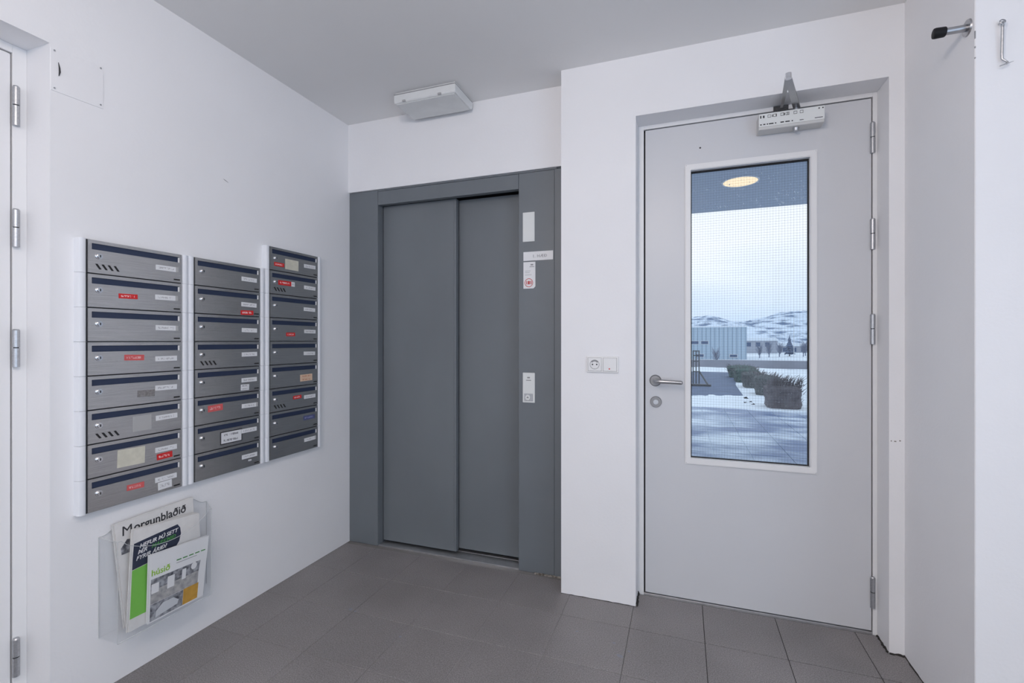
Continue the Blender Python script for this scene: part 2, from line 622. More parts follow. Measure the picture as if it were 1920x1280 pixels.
# right wall: a solid pier whose near face is the return with the hook
wr = struct('wall_right', box(XR, XWIN + 0.25, YR, YF + 0.32, 0, ZC, bevel=0.002), 'wall_paint', 'white wall pier right of the entrance door', 'wall')
chip = bmesh.new()
for z, h in ((2.030, 0.022), (1.995, 0.005), (1.965, 0.004)):
    add_box(chip, XR - 0.0006, XR + 0.002, YR - 0.0006, YR + 0.002, z - h / 2, z + h / 2, bevel=0.0005)
part(wr, 'paint_chip', chip, 'print_grey')
# marks on the front wall strip right of the opening
mk = bmesh.new()
for x, z, w in ((0.733, 0.795, 0.004), (0.745, 0.794, 0.007), (0.760, 0.797, 0.005)):
    add_box(mk, x - w / 2, x + w / 2, YF - 0.0006, YF + 0.001, z - 0.002, z + 0.002, bevel=0.0004)
part(wf, 'paint_chip', mk, 'dirt')
# wall behind the camera and window wall to the right
struct('wall_rear', boxes([(XL - 0.25, RW['x0'], YBACK - 0.2, YBACK, 0, ZC), (RW['x1'], XWIN + 0.25, YBACK - 0.2, YBACK, 0, ZC),
                           (RW['x0'], RW['x1'], YBACK - 0.2, YBACK, 0, RW['z0']), (RW['x0'], RW['x1'], YBACK - 0.2, YBACK, RW['z1'], ZC)]),
       'wall_paint', 'white wall with an added window at the rear of the hall', 'wall')
w2 = thing('added_rear_window', (-0.1, YBACK - 0.12, RW['z0']), 'added fixed window at the rear of the hall', 'window', kind='structure')  # unseen window, added to let fill light in from behind the camera
fr = bmesh.new()
for b in ((RW['x0'], RW['x1'], RW['z0'], RW['z0'] + 0.05), (RW['x0'], RW['x1'], RW['z1'] - 0.05, RW['z1']),
          (RW['x0'], RW['x0'] + 0.05, RW['z0'] + 0.05, RW['z1'] - 0.05), (RW['x1'] - 0.05, RW['x1'], RW['z0'] + 0.05, RW['z1'] - 0.05)):
    add_box(fr, b[0], b[1], YBACK - 0.16, YBACK - 0.10, b[2], b[3], bevel=0.003)
part(w2, 'window_frame', fr, 'frame_paint')
part(w2, 'pane', box(RW['x0'] + 0.05, RW['x1'] - 0.05, YBACK - 0.133, YBACK - 0.127, RW['z0'] + 0.05, RW['z1'] - 0.05), 'window_glass')
struct('wall_window', boxes([(XWIN, XWIN + 0.25, WIN['y1'], YR, 0, ZC), (XWIN, XWIN + 0.25, YBACK, WIN['y0'], 0, ZC),
                             (XWIN, XWIN + 0.25, WIN['y0'], WIN['y1'], 0, WIN['z0']),
                             (XWIN, XWIN + 0.25, WIN['y0'], WIN['y1'], WIN['z1'], ZC)]), 'wall_paint',
       'white wall with the large daylight window', 'wall')
w1 = thing('window_1', (XWIN + 0.15, 0.1, WIN['z0']), 'large fixed window beside the hall', 'window', kind='structure')
fr = bmesh.new()
y0, y1, z0, z1 = WIN['y0'], WIN['y1'], WIN['z0'], WIN['z1']
for b in ((y0, y1, z0, z0 + 0.05), (y0, y1, z1 - 0.05, z1), (y0, y0 + 0.05, z0 + 0.05, z1 - 0.05), (y1 - 0.05, y1, z0 + 0.05, z1 - 0.05)):
    add_box(fr, XWIN + 0.12, XWIN + 0.18, *b, bevel=0.003)
part(w1, 'window_frame', fr, 'frame_paint')
part(w1, 'pane', box(XWIN + 0.147, XWIN + 0.153, y0 + 0.05, y1 - 0.05, z0 + 0.05, z1 - 0.05), 'window_glass')

# ------------------------------------------------------------------ floor tiles
PX, PY = 0.2844, 0.2845
GAP = 0.0013
cache = {}
random.seed(4)
for i in range(-9, 4):
    for j in range(-8, 1):
        x0, x1 = 0.650 + (i - 1) * PX, 0.650 + i * PX
        y1_, y0_ = 2.2645 + j * PY, 2.2645 + (j - 1) * PY
        x0c, x1c = max(x0, XL), min(x1, XWIN)
        y1c = min(y1_, 2.261)
        if x1c - x0c < 0.01:
            continue
        w, h = round(x1c - x0c - 2 * GAP, 4), round(y1c - y0_ - 2 * GAP, 4)
        if (w, h) not in cache:
            cache[(w, h)] = to_mesh('tile', box(-w / 2, w / 2, -h / 2, h / 2, -0.007, 0, bevel=0.0008), 'tile')
        link_mesh(floor, 'tile', cache[(w, h)], ((x0c + x1c) / 2, (y0_ + y1c) / 2, -random.random() * 0.0004))
# dark worn sealant along the right wall and the door reveal
sl = bmesh.new()
random.seed(8)


def ragged(bm, p0, p1, nrm, n, wmin, wmax, hgt):
    p0, p1, nrm = Vector(p0), Vector(p1), Vector(nrm)
    a = []
    for k in range(n + 1):
        p = p0.lerp(p1, k / n)
        w = random.uniform(wmin, wmax)
        hh = random.uniform(0.4, 1.0) * hgt
        a.append([bm.verts.new(p + Vector((0, 0, hh))), bm.verts.new(p + nrm * w * 0.5 + Vector((0, 0, hh * 0.8))), bm.verts.new(p + nrm * w + Vector((0, 0, 0.0002)))])
    for u, v in zip(a, a[1:]):
        for q in range(2):
            bm.faces.new((u[q], v[q], v[q + 1], u[q + 1]))


ragged(sl, (XR, 2.147, 0), (XR, 1.70, 0), (-1, 0, 0), 26, 0.002, 0.005, 0.005)
ragged(sl, (DX1, 2.262, 0), (DX1, 2.147, 0), (-1, 0, 0), 14, 0.003, 0.010, 0.008)
ragged(sl, (DX1, 2.147, 0), (XR, 2.147, 0), (0, -1, 0), 8, 0.003, 0.012, 0.007)
ragged(sl, (DX0, 2.147, 0), (DX0, 2.262, 0), (1, 0, 0), 14, 0.004, 0.010, 0.02)
ragged(sl, (XS, 2.147, 0), (DX0, 2.147, 0), (0, -1, 0), 20, 0.0005, 0.002, 0.003)
part(floor, 'sealant', sl, 'sealant')
dr = bmesh.new()
ragged(dr, (-0.70, 2.283, 0), (-0.535, 2.283, 0), (0, -1, 0), 18, 0.006, 0.014, 0.008)
part(floor, 'mortar_edge', dr, 'dirt')
# flecks of dried paint and grit on the tiles
fl = bmesh.new()
for (x, y, r) in ((-1.36, 1.705, 0.010), (-1.33, 1.70, 0.007), (-1.05, 1.615, 0.008), (-0.22, 1.79, 0.013), (-0.25, 1.86, 0.007), (-0.19, 1.83, 0.006), (-0.40, 1.885, 0.006)):
    n = 9
    c = bm = None
    vs = [fl.verts.new((x + math.cos(k * 2 * math.pi / n) * r * random.uniform(0.5, 1.1), y + math.sin(k * 2 * math.pi / n) * r * random.uniform(0.5, 1.1), 0.0006)) for k in range(n)]
    fl.faces.new(vs)
part(floor, 'paint_fleck', fl, 'concrete')

# ------------------------------------------------------------------ elevator
YE = 2.286
el = thing('elevator', (-1.18, YE, 0), 'grey steel elevator with two sliding door panels and call post', 'elevator')
part(el, 'frame_post', box(XL, -1.635, YE, YE + 0.05, 0, 2.026, bevel=0.0015), 'elevator_paint')
part(el, 'frame_header', boxes([(-1.6335, -0.7875, YE + 0.0008, YE + 0.035, 1.941, 2.018)], 0.0015), 'elevator_paint')
part(el, 'cover_strip', box(-1.6335, -0.5865, YE - 0.001, YE + 0.03, 2.0185, 2.027, bevel=0.001), 'elevator_paint')
post = part(el, 'call_post', box(-0.786, -0.5985, YE, YE + 0.05, 0, 2.018, bevel=0.0015), 'elevator_paint')
part(el, 'side_strip', box(-0.597, XS, YE - 0.004, YE + 0.05, 0, 2.018, bevel=0.001), 'elevator_paint')
part(el, 'jamb', box(-1.637, -1.631, YE + 0.05, YE + 0.12, 0, 1.941), 'elevator_inner')
part(el, 'shaft_back', box(-1.70, -0.70, YE + 0.135, YE + 0.15, 0, 2.03), 'gap_dark')
part(el, 'shaft_back', boxes([(-1.70, -0.70, YE + 0.036, YE + 0.135, 1.960, 2.03)]), 'gap_dark')
# left panel slides in front of the right one
pl = bmesh.new()
add_box(pl, -1.634, -1.176, YE + 0.052, YE + 0.080, 0.016, 1.945, bevel=0.001)
p1 = part(el, 'door_panel', pl, 'elevator_panel')
part(p1, 'edge_fold', box(-1.176, -1.164, YE + 0.050, YE + 0.082, 0.016, 1.945, bevel=0.0015), 'elevator_paint')
pr = part(el, 'door_panel', box(-1.168, -0.760, YE + 0.092, YE + 0.118, 0.020, 1.945, bevel=0.001), 'elevator_panel')
part(el, 'sill', boxes([(-1.634, -0.787, YE + 0.004, YE + 0.049, -0.003, 0.006), (-1.634, -0.787, YE + 0.051, YE + 0.085, -0.003, 0.004),
                        (-1.634, -0.787, YE + 0.088, YE + 0.13, -0.003, 0.006)], 0.0008), 'aluminium')
# plates on the call post
YP = YE
part(el, 'floor_indicator', box(-0.763, -0.700, YP - 0.004, YP, 1.668, 1.817, bevel=0.0015), 'plate_white', label='blank pale green floor indicator plate')
sg = part(el, 'floor_sign', box(-0.760, -0.605, YP - 0.002, YP, 1.572, 1.617, bevel=0.0005), 'paper_white', label='white paper floor sign')
text_part(sg, 'lettering', '1. HÆÐ', 0.021, 'print_grey', (-0.712, YP - 0.0024, 1.587), (1, 0, 0), (0, 0, 1), space=1.1)
nb = bmesh.new()
add_prism(nb, [(-0.760, 1.432), (-0.707, 1.432), (-0.697, 1.442), (-0.697, 1.566), (-0.760, 1.566)], 'y', YP - 0.0012, YP)
nt_ = part(el, 'notice_sticker', nb, 'paper_white', label='small white notice sticker with red ring')
rg = bmesh.new()
bmesh.ops.create_cone(rg, cap_ends=False, segments=32, radius1=0.021, radius2=0.021, depth=0.001, matrix=Matrix.Translation((-0.731, YP - 0.0017, 1.461)) @ Matrix.Rotation(R(90), 4, 'X'))
rg2 = bmesh.new()
for k in range(32):
    a0, a1 = 2 * math.pi * k / 32, 2 * math.pi * (k + 1) / 32
    q = [rg2.verts.new((-0.731 + r * math.cos(a), YP - 0.0018, 1.461 + r * math.sin(a))) for r, a in ((0.019, a0), (0.022, a0), (0.022, a1), (0.019, a1))]
    rg2.faces.new(q)
rg.free()
part(nt_, 'ring_print', rg2, 'print_red')
pf = boxes([(-0.744, -0.740, YP - 0.0018, YP - 0.0010, 1.453, 1.470), (-0.736, -0.726, YP - 0.0018, YP - 0.0010, 1.453, 1.470), (-0.722, -0.717, YP - 0.0018, YP - 0.0010, 1.453, 1.470)])
part(nt_, 'symbol_print', pf, 'print_red')
part(nt_, 'emblem_print', boxes([(-0.722, -0.708, YP - 0.0018, YP - 0.0010, 1.548, 1.555), (-0.727, -0.703, YP - 0.0018, YP - 0.0010, 1.540, 1.543),
                                 (-0.752, -0.722, YP - 0.0018, YP - 0.0010, 1.520, 1.5215), (-0.752, -0.727, YP - 0.0018, YP - 0.0010, 1.512, 1.5135),
                                 (-0.752, -0.716, YP - 0.0018, YP - 0.0010, 1.500, 1.5015)]), 'print_grey')
bp_ = part(el, 'call_button_plate', box(-0.763, -0.698, YP - 0.006, YP, 0.856, 1.007, bevel=0.002), 'plate_white', label='white call button plate')
part(bp_, 'emblem_print', boxes([(-0.738, -0.724, YP - 0.0066, YP - 0.005, 0.979, 0.986), (-0.744, -0.718, YP - 0.0066, YP - 0.005, 0.967, 0.971)]), 'print_grey')
part(bp_, 'button_surround', box(-0.754, -0.708, YP - 0.008, YP - 0.005, 0.864, 0.902, bevel=0.001), 'zinc')
bt = cyl((-0.734, YP - 0.007, 0.883), (-0.734, YP - 0.012, 0.883), 0.014, 0.013, 24)
bt = part(bp_, 'call_button', bt, 'plate_white', True)
part(bt, 'arrow_mark', prism([(-0.741, 0.880), (-0.727, 0.880), (-0.734, 0.889)], 'y', YP - 0.0126, YP - 0.0115), 'print_grey')

# ------------------------------------------------------------------ entrance door
YD = 2.262
d1 = thing('door_1', ((DX0 + DX1) / 2, YD, 0), 'pale grey entrance door with tall wired glass pane', 'door', kind='structure')
fb = bmesh.new()
add_box(fb, DX0, -0.1685, YD - 0.002, YD + 0.09, 0, DZ, bevel=0.001)
add_box(fb, 0.711, DX1, YD - 0.002, YD + 0.09, 0, DZ, bevel=0.001)
add_box(fb, -0.1685, 0.711, YD - 0.002, YD + 0.09, 2.138, DZ, bevel=0.001)
part(d1, 'door_frame', fb, 'frame_paint')
part(d1, 'gasket', boxes([(-0.170, -0.155, YD + 0.012, YD + 0.03, 0, 2.14), (0.700, 0.713, YD + 0.012, YD + 0.03, 0, 2.14), (-0.17, 0.713, YD + 0.012, YD + 0.03, 2.128, 2.142)]), 'gap_dark')
part(d1, 'threshold', boxes([(DX0, DX1, YD - 0.001, YD + 0.09, -0.003, 0.010)], 0.001), 'aluminium')
# leaf: a ring around the glass opening
GX0, GX1, GZ0, GZ1 = 0.034, 0.495, 0.646, 1.927
LX0, LX1, LZ0, LZ1 = -0.1615, 0.7065, 0.016, 2.133
lf = bmesh.new()


def add_ring(bm, ox0, ox1, oz0, oz1, ix0, ix1, iz0, iz1, ya, yb):
    o = [(ox0, oz0), (ox1, oz0), (ox1, oz1), (ox0, oz1)]
    i_ = [(ix0, iz0), (ix1, iz0), (ix1, iz1), (ix0, iz1)]
    V = {}
    for nm, pts in (('o', o), ('i', i_)):
        for k, p in enumerate(pts):
            for y in (0, 1):
                V[nm, k, y] = bm.verts.new((p[0], (ya, yb)[y], p[1]))
    for k in range(4):
        l = (k + 1) % 4
        bm.faces.new((V['o', k, 0], V['o', l, 0], V['i', l, 0], V['i', k, 0]))
        bm.faces.new((V['o', l, 1], V['o', k, 1], V['i', k, 1], V['i', l, 1]))
        bm.faces.new((V['o', l, 0], V['o', k, 0], V['o', k, 1], V['o', l, 1]))
        bm.faces.new((V['i', k, 0], V['i', l, 0], V['i', l, 1], V['i', k, 1]))
    bmesh.ops.recalc_face_normals(bm, faces=bm.faces)
    return bm


add_ring(lf, LX0, LX1, LZ0, LZ1, GX0 - 0.004, GX1 + 0.004, GZ0 - 0.004, GZ1 + 0.004, YD, YD + 0.05)
leaf = part(d1, 'door_leaf', lf, 'leaf_paint')
part(leaf, 'screw_hole', cyl((0.073, YD - 0.0006, 2.023), (0.073, YD + 0.002, 2.023), 0.004, seg=12), 'print_dark')
mo = bmesh.new()
add_ring(mo, 0.010, 0.520, 0.620, 1.953, GX0, GX1, GZ0, GZ1, YD - 0.008, YD + 0.018)
bmesh.ops.bevel(mo, geom=[e for e in mo.edges if all(v.co.y < YD - 0.005 for v in e.verts)], offset=0.003, segments=2, affect='EDGES')
part(d1, 'glazing_bead', mo, 'frame_paint')
gk = bmesh.new()
add_ring(gk, GX0 - 0.003, GX1 + 0.003, GZ0 - 0.003, GZ1 + 0.003, GX0 + 0.004, GX1 - 0.004, GZ0 + 0.003, GZ1 - 0.006, YD + 0.018, YD + 0.030)
part(d1, 'glazing_gasket', gk, 'gap_dark')
pane = part(d1, 'glass_pane', box(GX0 - 0.003, GX1 + 0.003, YD + 0.031, YD + 0.037, GZ0 - 0.003, GZ1 + 0.003), 'window_glass', label='wired glass pane with frozen droplets')
wm = bmesh.new()
k = 0
x = GX0 + 0.006
while x < GX1:
    add_box(wm, x - 0.0002, x + 0.0002, YD + 0.0336, YD + 0.0344, GZ0, GZ1)
    x += 0.0112
z = GZ0 + 0.004
while z < GZ1:
    add_box(wm, GX0, GX1, YD + 0.0336, YD + 0.0344, z - 0.0002, z + 0.0002)
    z += 0.0112
wmo = part(pane, 'wire_mesh', wm, 'wire')
wmo['kind'] = 'stuff'
dp = bmesh.new()
random.seed(11)
for q in range(330):
    cxs = random.choice([(0.16, 0.06, 1.75), (0.36, 0.05, 1.74), (0.27, 0.15, 1.79), (0.27, 0.16, 1.86), (0.44, 0.03, 1.79), (0.26, 0.14, 1.72)])
    px = random.gauss(cxs[0], cxs[1]); pz = random.gauss(cxs[2], 0.028)
    if not (GX0 + 0.01 < px < GX1 - 0.01 and 1.752 < pz < GZ1 - 0.02):
        continue
    r = random.choice((0.0011, 0.0015, 0.0021, 0.0030))
    bmesh.ops.create_icosphere(dp, subdivisions=1, radius=r, matrix=Matrix.Translation((px, YD + 0.0375, pz)) @ Matrix.Diagonal((1, 0.5, 1, 1)))
for q in range(60):
    px = random.uniform(0.25, 0.48); pz = random.uniform(0.87, 1.02)
    bmesh.ops.create_icosphere(dp, subdivisions=1, radius=random.choice((0.0006, 0.0009)), matrix=Matrix.Translation((px, YD + 0.0375, pz)) @ Matrix.Diagonal((1, 0.5, 1, 1)))
fm = MATS['frost']
fn = fm.node_tree
tl_ = fn.nodes.new('ShaderNodeBsdfTranslucent'); tl_.inputs[0].default_value = (0.95, 0.97, 1, 1)
fn.links.new(tl_.outputs[0], fn.nodes['Material Output'].inputs[0])
dpo = part(pane, 'frozen_droplets', dp, 'frost')
dpo['kind'] = 'stuff'

# handle and lock
hx, hz = -0.117, 0.987
hd = part(d1, 'door_handle', cyl((hx, YD, hz), (hx, YD - 0.010, hz), 0.0265, 0.022, 32), 'rosette_steel', True, label='satin steel lever handle')
lv = tube([(hx, YD - 0.008, hz), (hx, YD - 0.034, hz), (hx + 0.003, YD - 0.044, hz), (hx + 0.010, YD - 0.050, hz), (hx + 0.022, YD - 0.052, hz),
           (hx + 0.065, YD - 0.052, hz - 0.001), (hx + 0.112, YD - 0.050, hz - 0.003), (hx + 0.116, YD - 0.049, hz - 0.003)],
          [0.0098, 0.0098, 0.0098, 0.0098, 0.0096, 0.0092, 0.0088, 0.006], 14)
part(hd, 'lever', lv, 'steel_satin', True)
lk = part(d1, 'lock_rosette', cyl((-0.115, YD, 0.890), (-0.115, YD - 0.008, 0.890), 0.0255, 0.0235, 32), 'rosette_steel', True, label='round steel lock cover')
part(lk, 'lock_cylinder', cyl((-0.115, YD - 0.007, 0.890), (-0.115, YD - 0.0095, 0.890), 0.011, seg=20), 'zinc', True)


def hinge(parent, x, y, zb, zt, r=0.0085):
    zm = (zb + zt) / 2 + 0.001
    bm = bmesh.new()
    add_cyl(bm, (x, y, zb), (x, y, zm - 0.0015), r, seg=18)
    add_cyl(bm, (x, y, zm + 0.0015), (x, y, zt - 0.004), r, seg=18)
    add_cyl(bm, (x, y, zt - 0.004), (x, y, zt), r, r * 0.7, seg=18)
    h = part(parent, 'hinge', bm, 'zinc', True)
    part(h, 'hinge_pin', cyl((x, y, zm - 0.002), (x, y, zm + 0.002), r * 0.72, seg=14), 'gap_dark')
    return h


for zt, zb in ((2.036, 1.913), (1.654, 1.531), (1.276, 1.155), (0.233, 0.110)):
    hinge(d1, 0.7095, YD - 0.006, zb, zt)

# ------------------------------------------------------------------ door closer
dc = thing('door_closer', (0.414, YD, 2.04), 'silver overhead door closer above the glazed door', 'door closer')
part(dc, 'body', box(0.297, 0.533, YD - 0.060, YD - 0.0005, 2.041, 2.106, bevel=0.002), 'closer_silver')
cv = part(dc, 'cover_plate', box(0.298, 0.532, YD - 0.0625, YD - 0.060, 2.053, 2.107, bevel=0.0006), 'plate_white', label='pale cover plate with rows of printed marks')
pm = bmesh.new()
ypm = YD - 0.0629
for x, w, h, z in [(0.3045, .0045, .011, 2.094), (0.3155, .006, .010, 2.094), (0.3475, .003, .010, 2.094), (0.361, .002, .010, 2.094), (0.391, .003, .010, 2.094), (0.403, .002, .010, 2.094),
                   (0.513, .0045, .005, 2.098), (0.526, .0045, .005, 2.098)]:
    add_box(pm, x - w / 2, x + w / 2, ypm, ypm + 0.001, z - h / 2, z + h / 2)
# little outlined icons
for x in (0.336, 0.357, 0.383, 0.402, 0.430, 0.452):
    for b in ((x - .006, x + .006, 2.0985, 2.1000), (x - .006, x + .006, 2.0885, 2.0900), (x - .006, x - .0048, 2.089, 2.1), (x + .0048, x + .006, 2.089, 2.1)):
        add_box(pm, b[0], b[1], ypm, ypm + 0.001, b[2], b[3])
for x, w in ((0.305, .006), (0.3175, .008), (0.329, .005), (0.343, .017), (0.359, .005), (0.383, .013), (0.402, .016), (0.419, .005)):
    add_box(pm, x - w / 2, x + w / 2, ypm, ypm + 0.001, 2.060, 2.0645)
for x, w in ((0.452, .014), (0.512, .028)):
    add_box(pm, x - w / 2, x + w / 2, ypm, ypm + 0.001, 2.060, 2.0625)
part(cv, 'printed_marks', pm, 'print_dark')['kind'] = 'stuff'
part(dc, 'valve_cap', cyl((0.437, YD - 0.036, 2.042), (0.437, YD - 0.036, 2.029), 0.012, 0.009, 20), 'zinc', True)
part(dc, 'spindle', cyl((0.437, YD - 0.036, 2.106), (0.437, YD - 0.036, 2.130), 0.009, seg=18), 'zinc', True)


def bar(p0, p1, w0, w1, t):
    p0, p1 = Vector(p0), Vector(p1)
    d = (p1 - p0).normalized()
    s = d.cross(Vector((0, 0, 1))).normalized()
    bm = bmesh.new()
    o = [p0 + s * w0 / 2, p0 - s * w0 / 2, p1 - s * w1 / 2, p1 + s * w1 / 2]
    a = [bm.verts.new(p + Vector((0, 0, -t / 2))) for p in o]
    b = [bm.verts.new(p + Vector((0, 0, t / 2))) for p in o]
    bm.faces.new(a); bm.faces.new(list(reversed(b)))
    for i in range(4):
        bm.faces.new((a[i], b[i], b[(i + 1) % 4], a[(i + 1) % 4]))
    bmesh.ops.recalc_face_normals(bm, faces=bm.faces)
    bmesh.ops.bevel(bm, geom=list(bm.edges), offset=0.0008, segments=1, affect='EDGES')
    return bm


elb = Vector((0.362, 1.968, 2.131))
part(dc, 'main_arm', bar((0.440, YD - 0.036, 2.124), elb + Vector((0, 0, -0.003)), 0.026, 0.022, 0.006), 'steel_satin')
part(dc, 'fore_arm', bar((0.388, YD - 0.016, 2.139), elb + Vector((0, 0, 0.004)), 0.010, 0.020, 0.006), 'steel_satin')
part(dc, 'elbow_joint', cyl(elb + Vector((0, -0.002, -0.009)), elb + Vector((0, -0.002, 0.010)), 0.011, seg=20), 'chrome', True)
part(dc, 'bracket', boxes([(0.360, 0.416, YD - 0.006, YD - 0.002, 2.137, 2.155), (0.370, 0.406, YD - 0.026, YD - 0.006, 2.133, 2.137)], 0.0006), 'dark_metal')

# ------------------------------------------------------------------ door in the left wall
XD = -1.95
d2 = thing('door_2', (XD, 0.4, 0), 'white door set deep in the left wall', 'door', kind='structure')
fb = boxes([(XD - 0.09, XD + 0.002, LY1 - 0.034, LY1, 0, LZ), (XD - 0.09, XD + 0.002, LY0, LY0 + 0.034, 0, LZ), (XD - 0.09, XD + 0.002, LY0 + 0.034, LY1 - 0.034, LZ - 0.026, LZ)], 0.0012)
part(d2, 'door_frame', fb, 'frame_paint')
part(d2, 'door_leaf', box(XD - 0.046, XD, LY0 + 0.038, LY1 - 0.0375, 0.008, LZ - 0.030, bevel=0.002), 'leaf_paint_white')
part(d2, 'gasket', boxes([(XD - 0.03, XD - 0.008, LY1 - 0.039, LY1 - 0.033, 0, LZ - 0.03), (XD - 0.03, XD - 0.008, LY0 + 0.034, LY1 - 0.034, LZ - 0.031, LZ - 0.025)]), 'residue')
part(d2, 'backing', box(XD - 0.12, XD - 0.09, LY0, LY1, 0, LZ), 'gap_dark')
for zt, zb in ((1.957, 1.834), (1.577, 1.459), (1.205, 1.088), (0.250, 0.132)):
    hinge(d2, XD + 0.009, LY1 - 0.029, zb, zt, 0.0088)

# ------------------------------------------------------------------ access panel on the left wall
ap = thing('access_panel', (XL, 0.96, 1.943), 'thin white wall hatch with a dark slit near the left door', 'panel')
part(ap, 'cover', prism([(0.8935, 1.9415), (1.034, 1.9455), (1.034, 2.087), (0.8935, 2.074)], 'x', XL, XL + 0.002), 'wall_paint')
for y, z in ((0.902, 1.950), (1.026, 1.956), (1.026, 2.078), (0.902, 2.066)):
    part(ap, 'screw', cyl((XL + 0.003, y, z), (XL + 0.0042, y, z), 0.0026, seg=12), 'zinc', True)
part(ap, 'slit', tube([(XL + 0.003, 0.912, 2.034), (XL + 0.0034, 0.9145, 2.018), (XL + 0.0036, 0.915, 2.005), (XL + 0.003, 0.913, 1.992)], [0.0008, 0.0022, 0.0026, 0.0008], 6), 'print_dark')

# ------------------------------------------------------------------ mailboxes
MBW, MBH, MBZ = 0.309, 0.1112, 0.6096
XF = 0.024     # how far the fronts stand off the wall
MBY = (0.976, 1.334, 1.696)
mb = {}
mb['body'] = to_mesh('body', box(0, XF - 0.007, 0, MBW, 0.0005, MBH - 0.0008), 'box_body')


def mailbox_front():
    bm = bmesh.new()
    xb, xf = XF - 0.006, XF
    oy0, oy1, oz0, oz1 = 0.0022, MBW - 0.0022, 0.0022, MBH - 0.0018
    iy0, iy1, iz0, iz1 = 0.013, MBW - 0.011, 0.0785, 0.0985
    o = [(oy0, oz0), (oy1, oz0), (oy1, oz1), (oy0, oz1)]
    i_ = [(iy0, iz0), (iy1, iz0), (iy1, iz1), (iy0, iz1)]
    V = {}
    for nm, pts in (('o', o), ('i', i_)):
        for k, p in enumerate(pts):
            for y in (0, 1):
                V[nm, k, y] = bm.verts.new(((xf, xb)[y], p[0], p[1]))
    for k in range(4):
        l = (k + 1) % 4
        bm.faces.new((V['o', k, 0], V['o', l, 0], V['i', l, 0], V['i', k, 0]))
        bm.faces.new((V['o', l, 0], V['o', k, 0], V['o', k, 1], V['o', l, 1]))
        bm.faces.new((V['i', k, 0], V['i', l, 0], V['i', l, 1], V['i', k, 1]))
    bmesh.ops.recalc_face_normals(bm, faces=bm.faces)
    return bm


mb['front'] = to_mesh('front_plate', mailbox_front(), 'box_steel')
mb['flap'] = to_mesh('letter_flap', box(XF - 0.0068, XF - 0.0035, 0.0135, MBW - 0.0115, 0.079, 0.098), 'slot_navy')
mb['end'] = to_mesh('slot_end_gleam', box(XF - 0.004, XF + 0.0006, MBW - 0.0145, MBW - 0.0105, 0.078, 0.0965, bevel=0.0008), 'plastic_white')  # white piece paints the gleam of the slot's lit inner end
mb['lock'] = to_mesh('lock', add_cyl(cyl((XF, 0.033, 0.0585), (XF + 0.0075, 0.033, 0.0585), 0.0082, 0.0070, 20), (XF, 0.033, 0.0585), (XF + 0.0020, 0.033, 0.0585), 0.0105, 0.0098, 20), 'chrome', True)
mb['key'] = to_mesh('keyhole', box(XF + 0.0070, XF + 0.0079, 0.0322, 0.0350, 0.0545, 0.0625), 'gap_dark')
mb['card'] = to_mesh('name_card', box(XF, XF + 0.0016, 0.0, 0.078, 0.0, 0.0185, bevel=0.0005), 'name_card')
mb['holder'] = to_mesh('card_clip', box(XF, XF + 0.0020, 0.0, 0.010, 0.0, 0.0185, bevel=0.0005), 'tape_clear')
mb['pull'] = to_mesh('finger_pull', box(XF - 0.003, XF + 0.0012, MBW - 0.032, MBW - 0.009, 0.0100, 0.0148, bevel=0.0006), 'gap_dark')
rl = bmesh.new()
add_prism(rl, [(0, 0), (0.019, 0), (0.0245, 0.003), (0.0265, 0.0075), (0.0265, 0.015), (0.0245, 0.0195), (0.019, 0.0225), (0, 0.0225)], 'z', 0.0004, MBH - 0.0004)
mb['rail'] = to_mesh('side_trim', rl, 'rail_white', True)
vn = bmesh.new()
add_prism(vn, [(-0.001, 0.0195), (0.0055, 0.0200), (0.0172, 0.0030), (0.0107, 0.0025)], 'x', XF - 0.002, XF + 0.0007)
mb['vent'] = to_mesh('vent_slot', vn, 'gap_dark')
stk = {}


def sticker_mesh(kind, w, h):
    key = (kind, round(w, 3), round(h, 3))
    if key not in stk:
        if kind == 'two_tone':
            pass
        stk[key] = to_mesh('sticker', box(XF, XF + 0.0009, 0, w, 0, h, bevel=0.0004), kind)
    return stk[key]


COLN = ('left', 'middle', 'right')
ORD = ('topmost', 'second', 'third', 'fourth', 'fifth', 'sixth', 'seventh', 'eighth', 'bottom')
# (column,row from top): list of (what, y0, z0, w, h) in box-local metres, plus flags
X_ = {}
# stickers are (material, y, z-fraction-bottom, width, height-in-m, label)
X_[0, 0] = dict(vent=1, clip=1)
X_[0, 1] = dict(clip=1, st=[('red_print', .091, .33, .060, .0165, 'small red sticker')])
X_[0, 2] = dict(clip=1)
X_[0, 3] = dict(st=[('red_print_faded', .108, .42, .064, .020, 'faded red sticker')])
X_[0, 4] = dict(st=[('residue', .150, .24, .058, .024, 'dark glue residue')])
X_[0, 5] = dict(vent=1, st=[('tape_clear', .135, .16, .062, .054, 'square of dull tape')])
X_[0, 6] = dict(st=[('cream_sticker', .086, .14, .088, .060, 'large cream paper sticker'), ('red_print', .216, .10, .056, .022, 'small red sticker')])
X_[0, 7] = dict(st=[('red_print_faded', .116, .36, .056, .020, 'faded red sticker'), ('name_card', .220, .10, .050, .028, 'torn white sticker')])
X_[1, 0] = dict()
X_[1, 1] = dict(st=[('red_print', .207, .04, .065, .020, 'small red sticker')])
X_[1, 2] = dict()
X_[1, 3] = dict(vent=1)
X_[1, 4] = dict(st=[('card_two_lines', .207, .08, .042, .026, 'small white sticker with dark print')])
X_[1, 5] = dict(clip=1, st=[('red_print_faded', .056, .42, .066, .026, 'red sticker beside the lock')])
X_[1, 6] = dict(st=[('card_two_lines', .114, .16, .096, .046, 'white card with black border')], border=1)
X_[1, 7] = dict(st=[('name_card', .245, .24, .016, .007, 'scrap of white paper')])
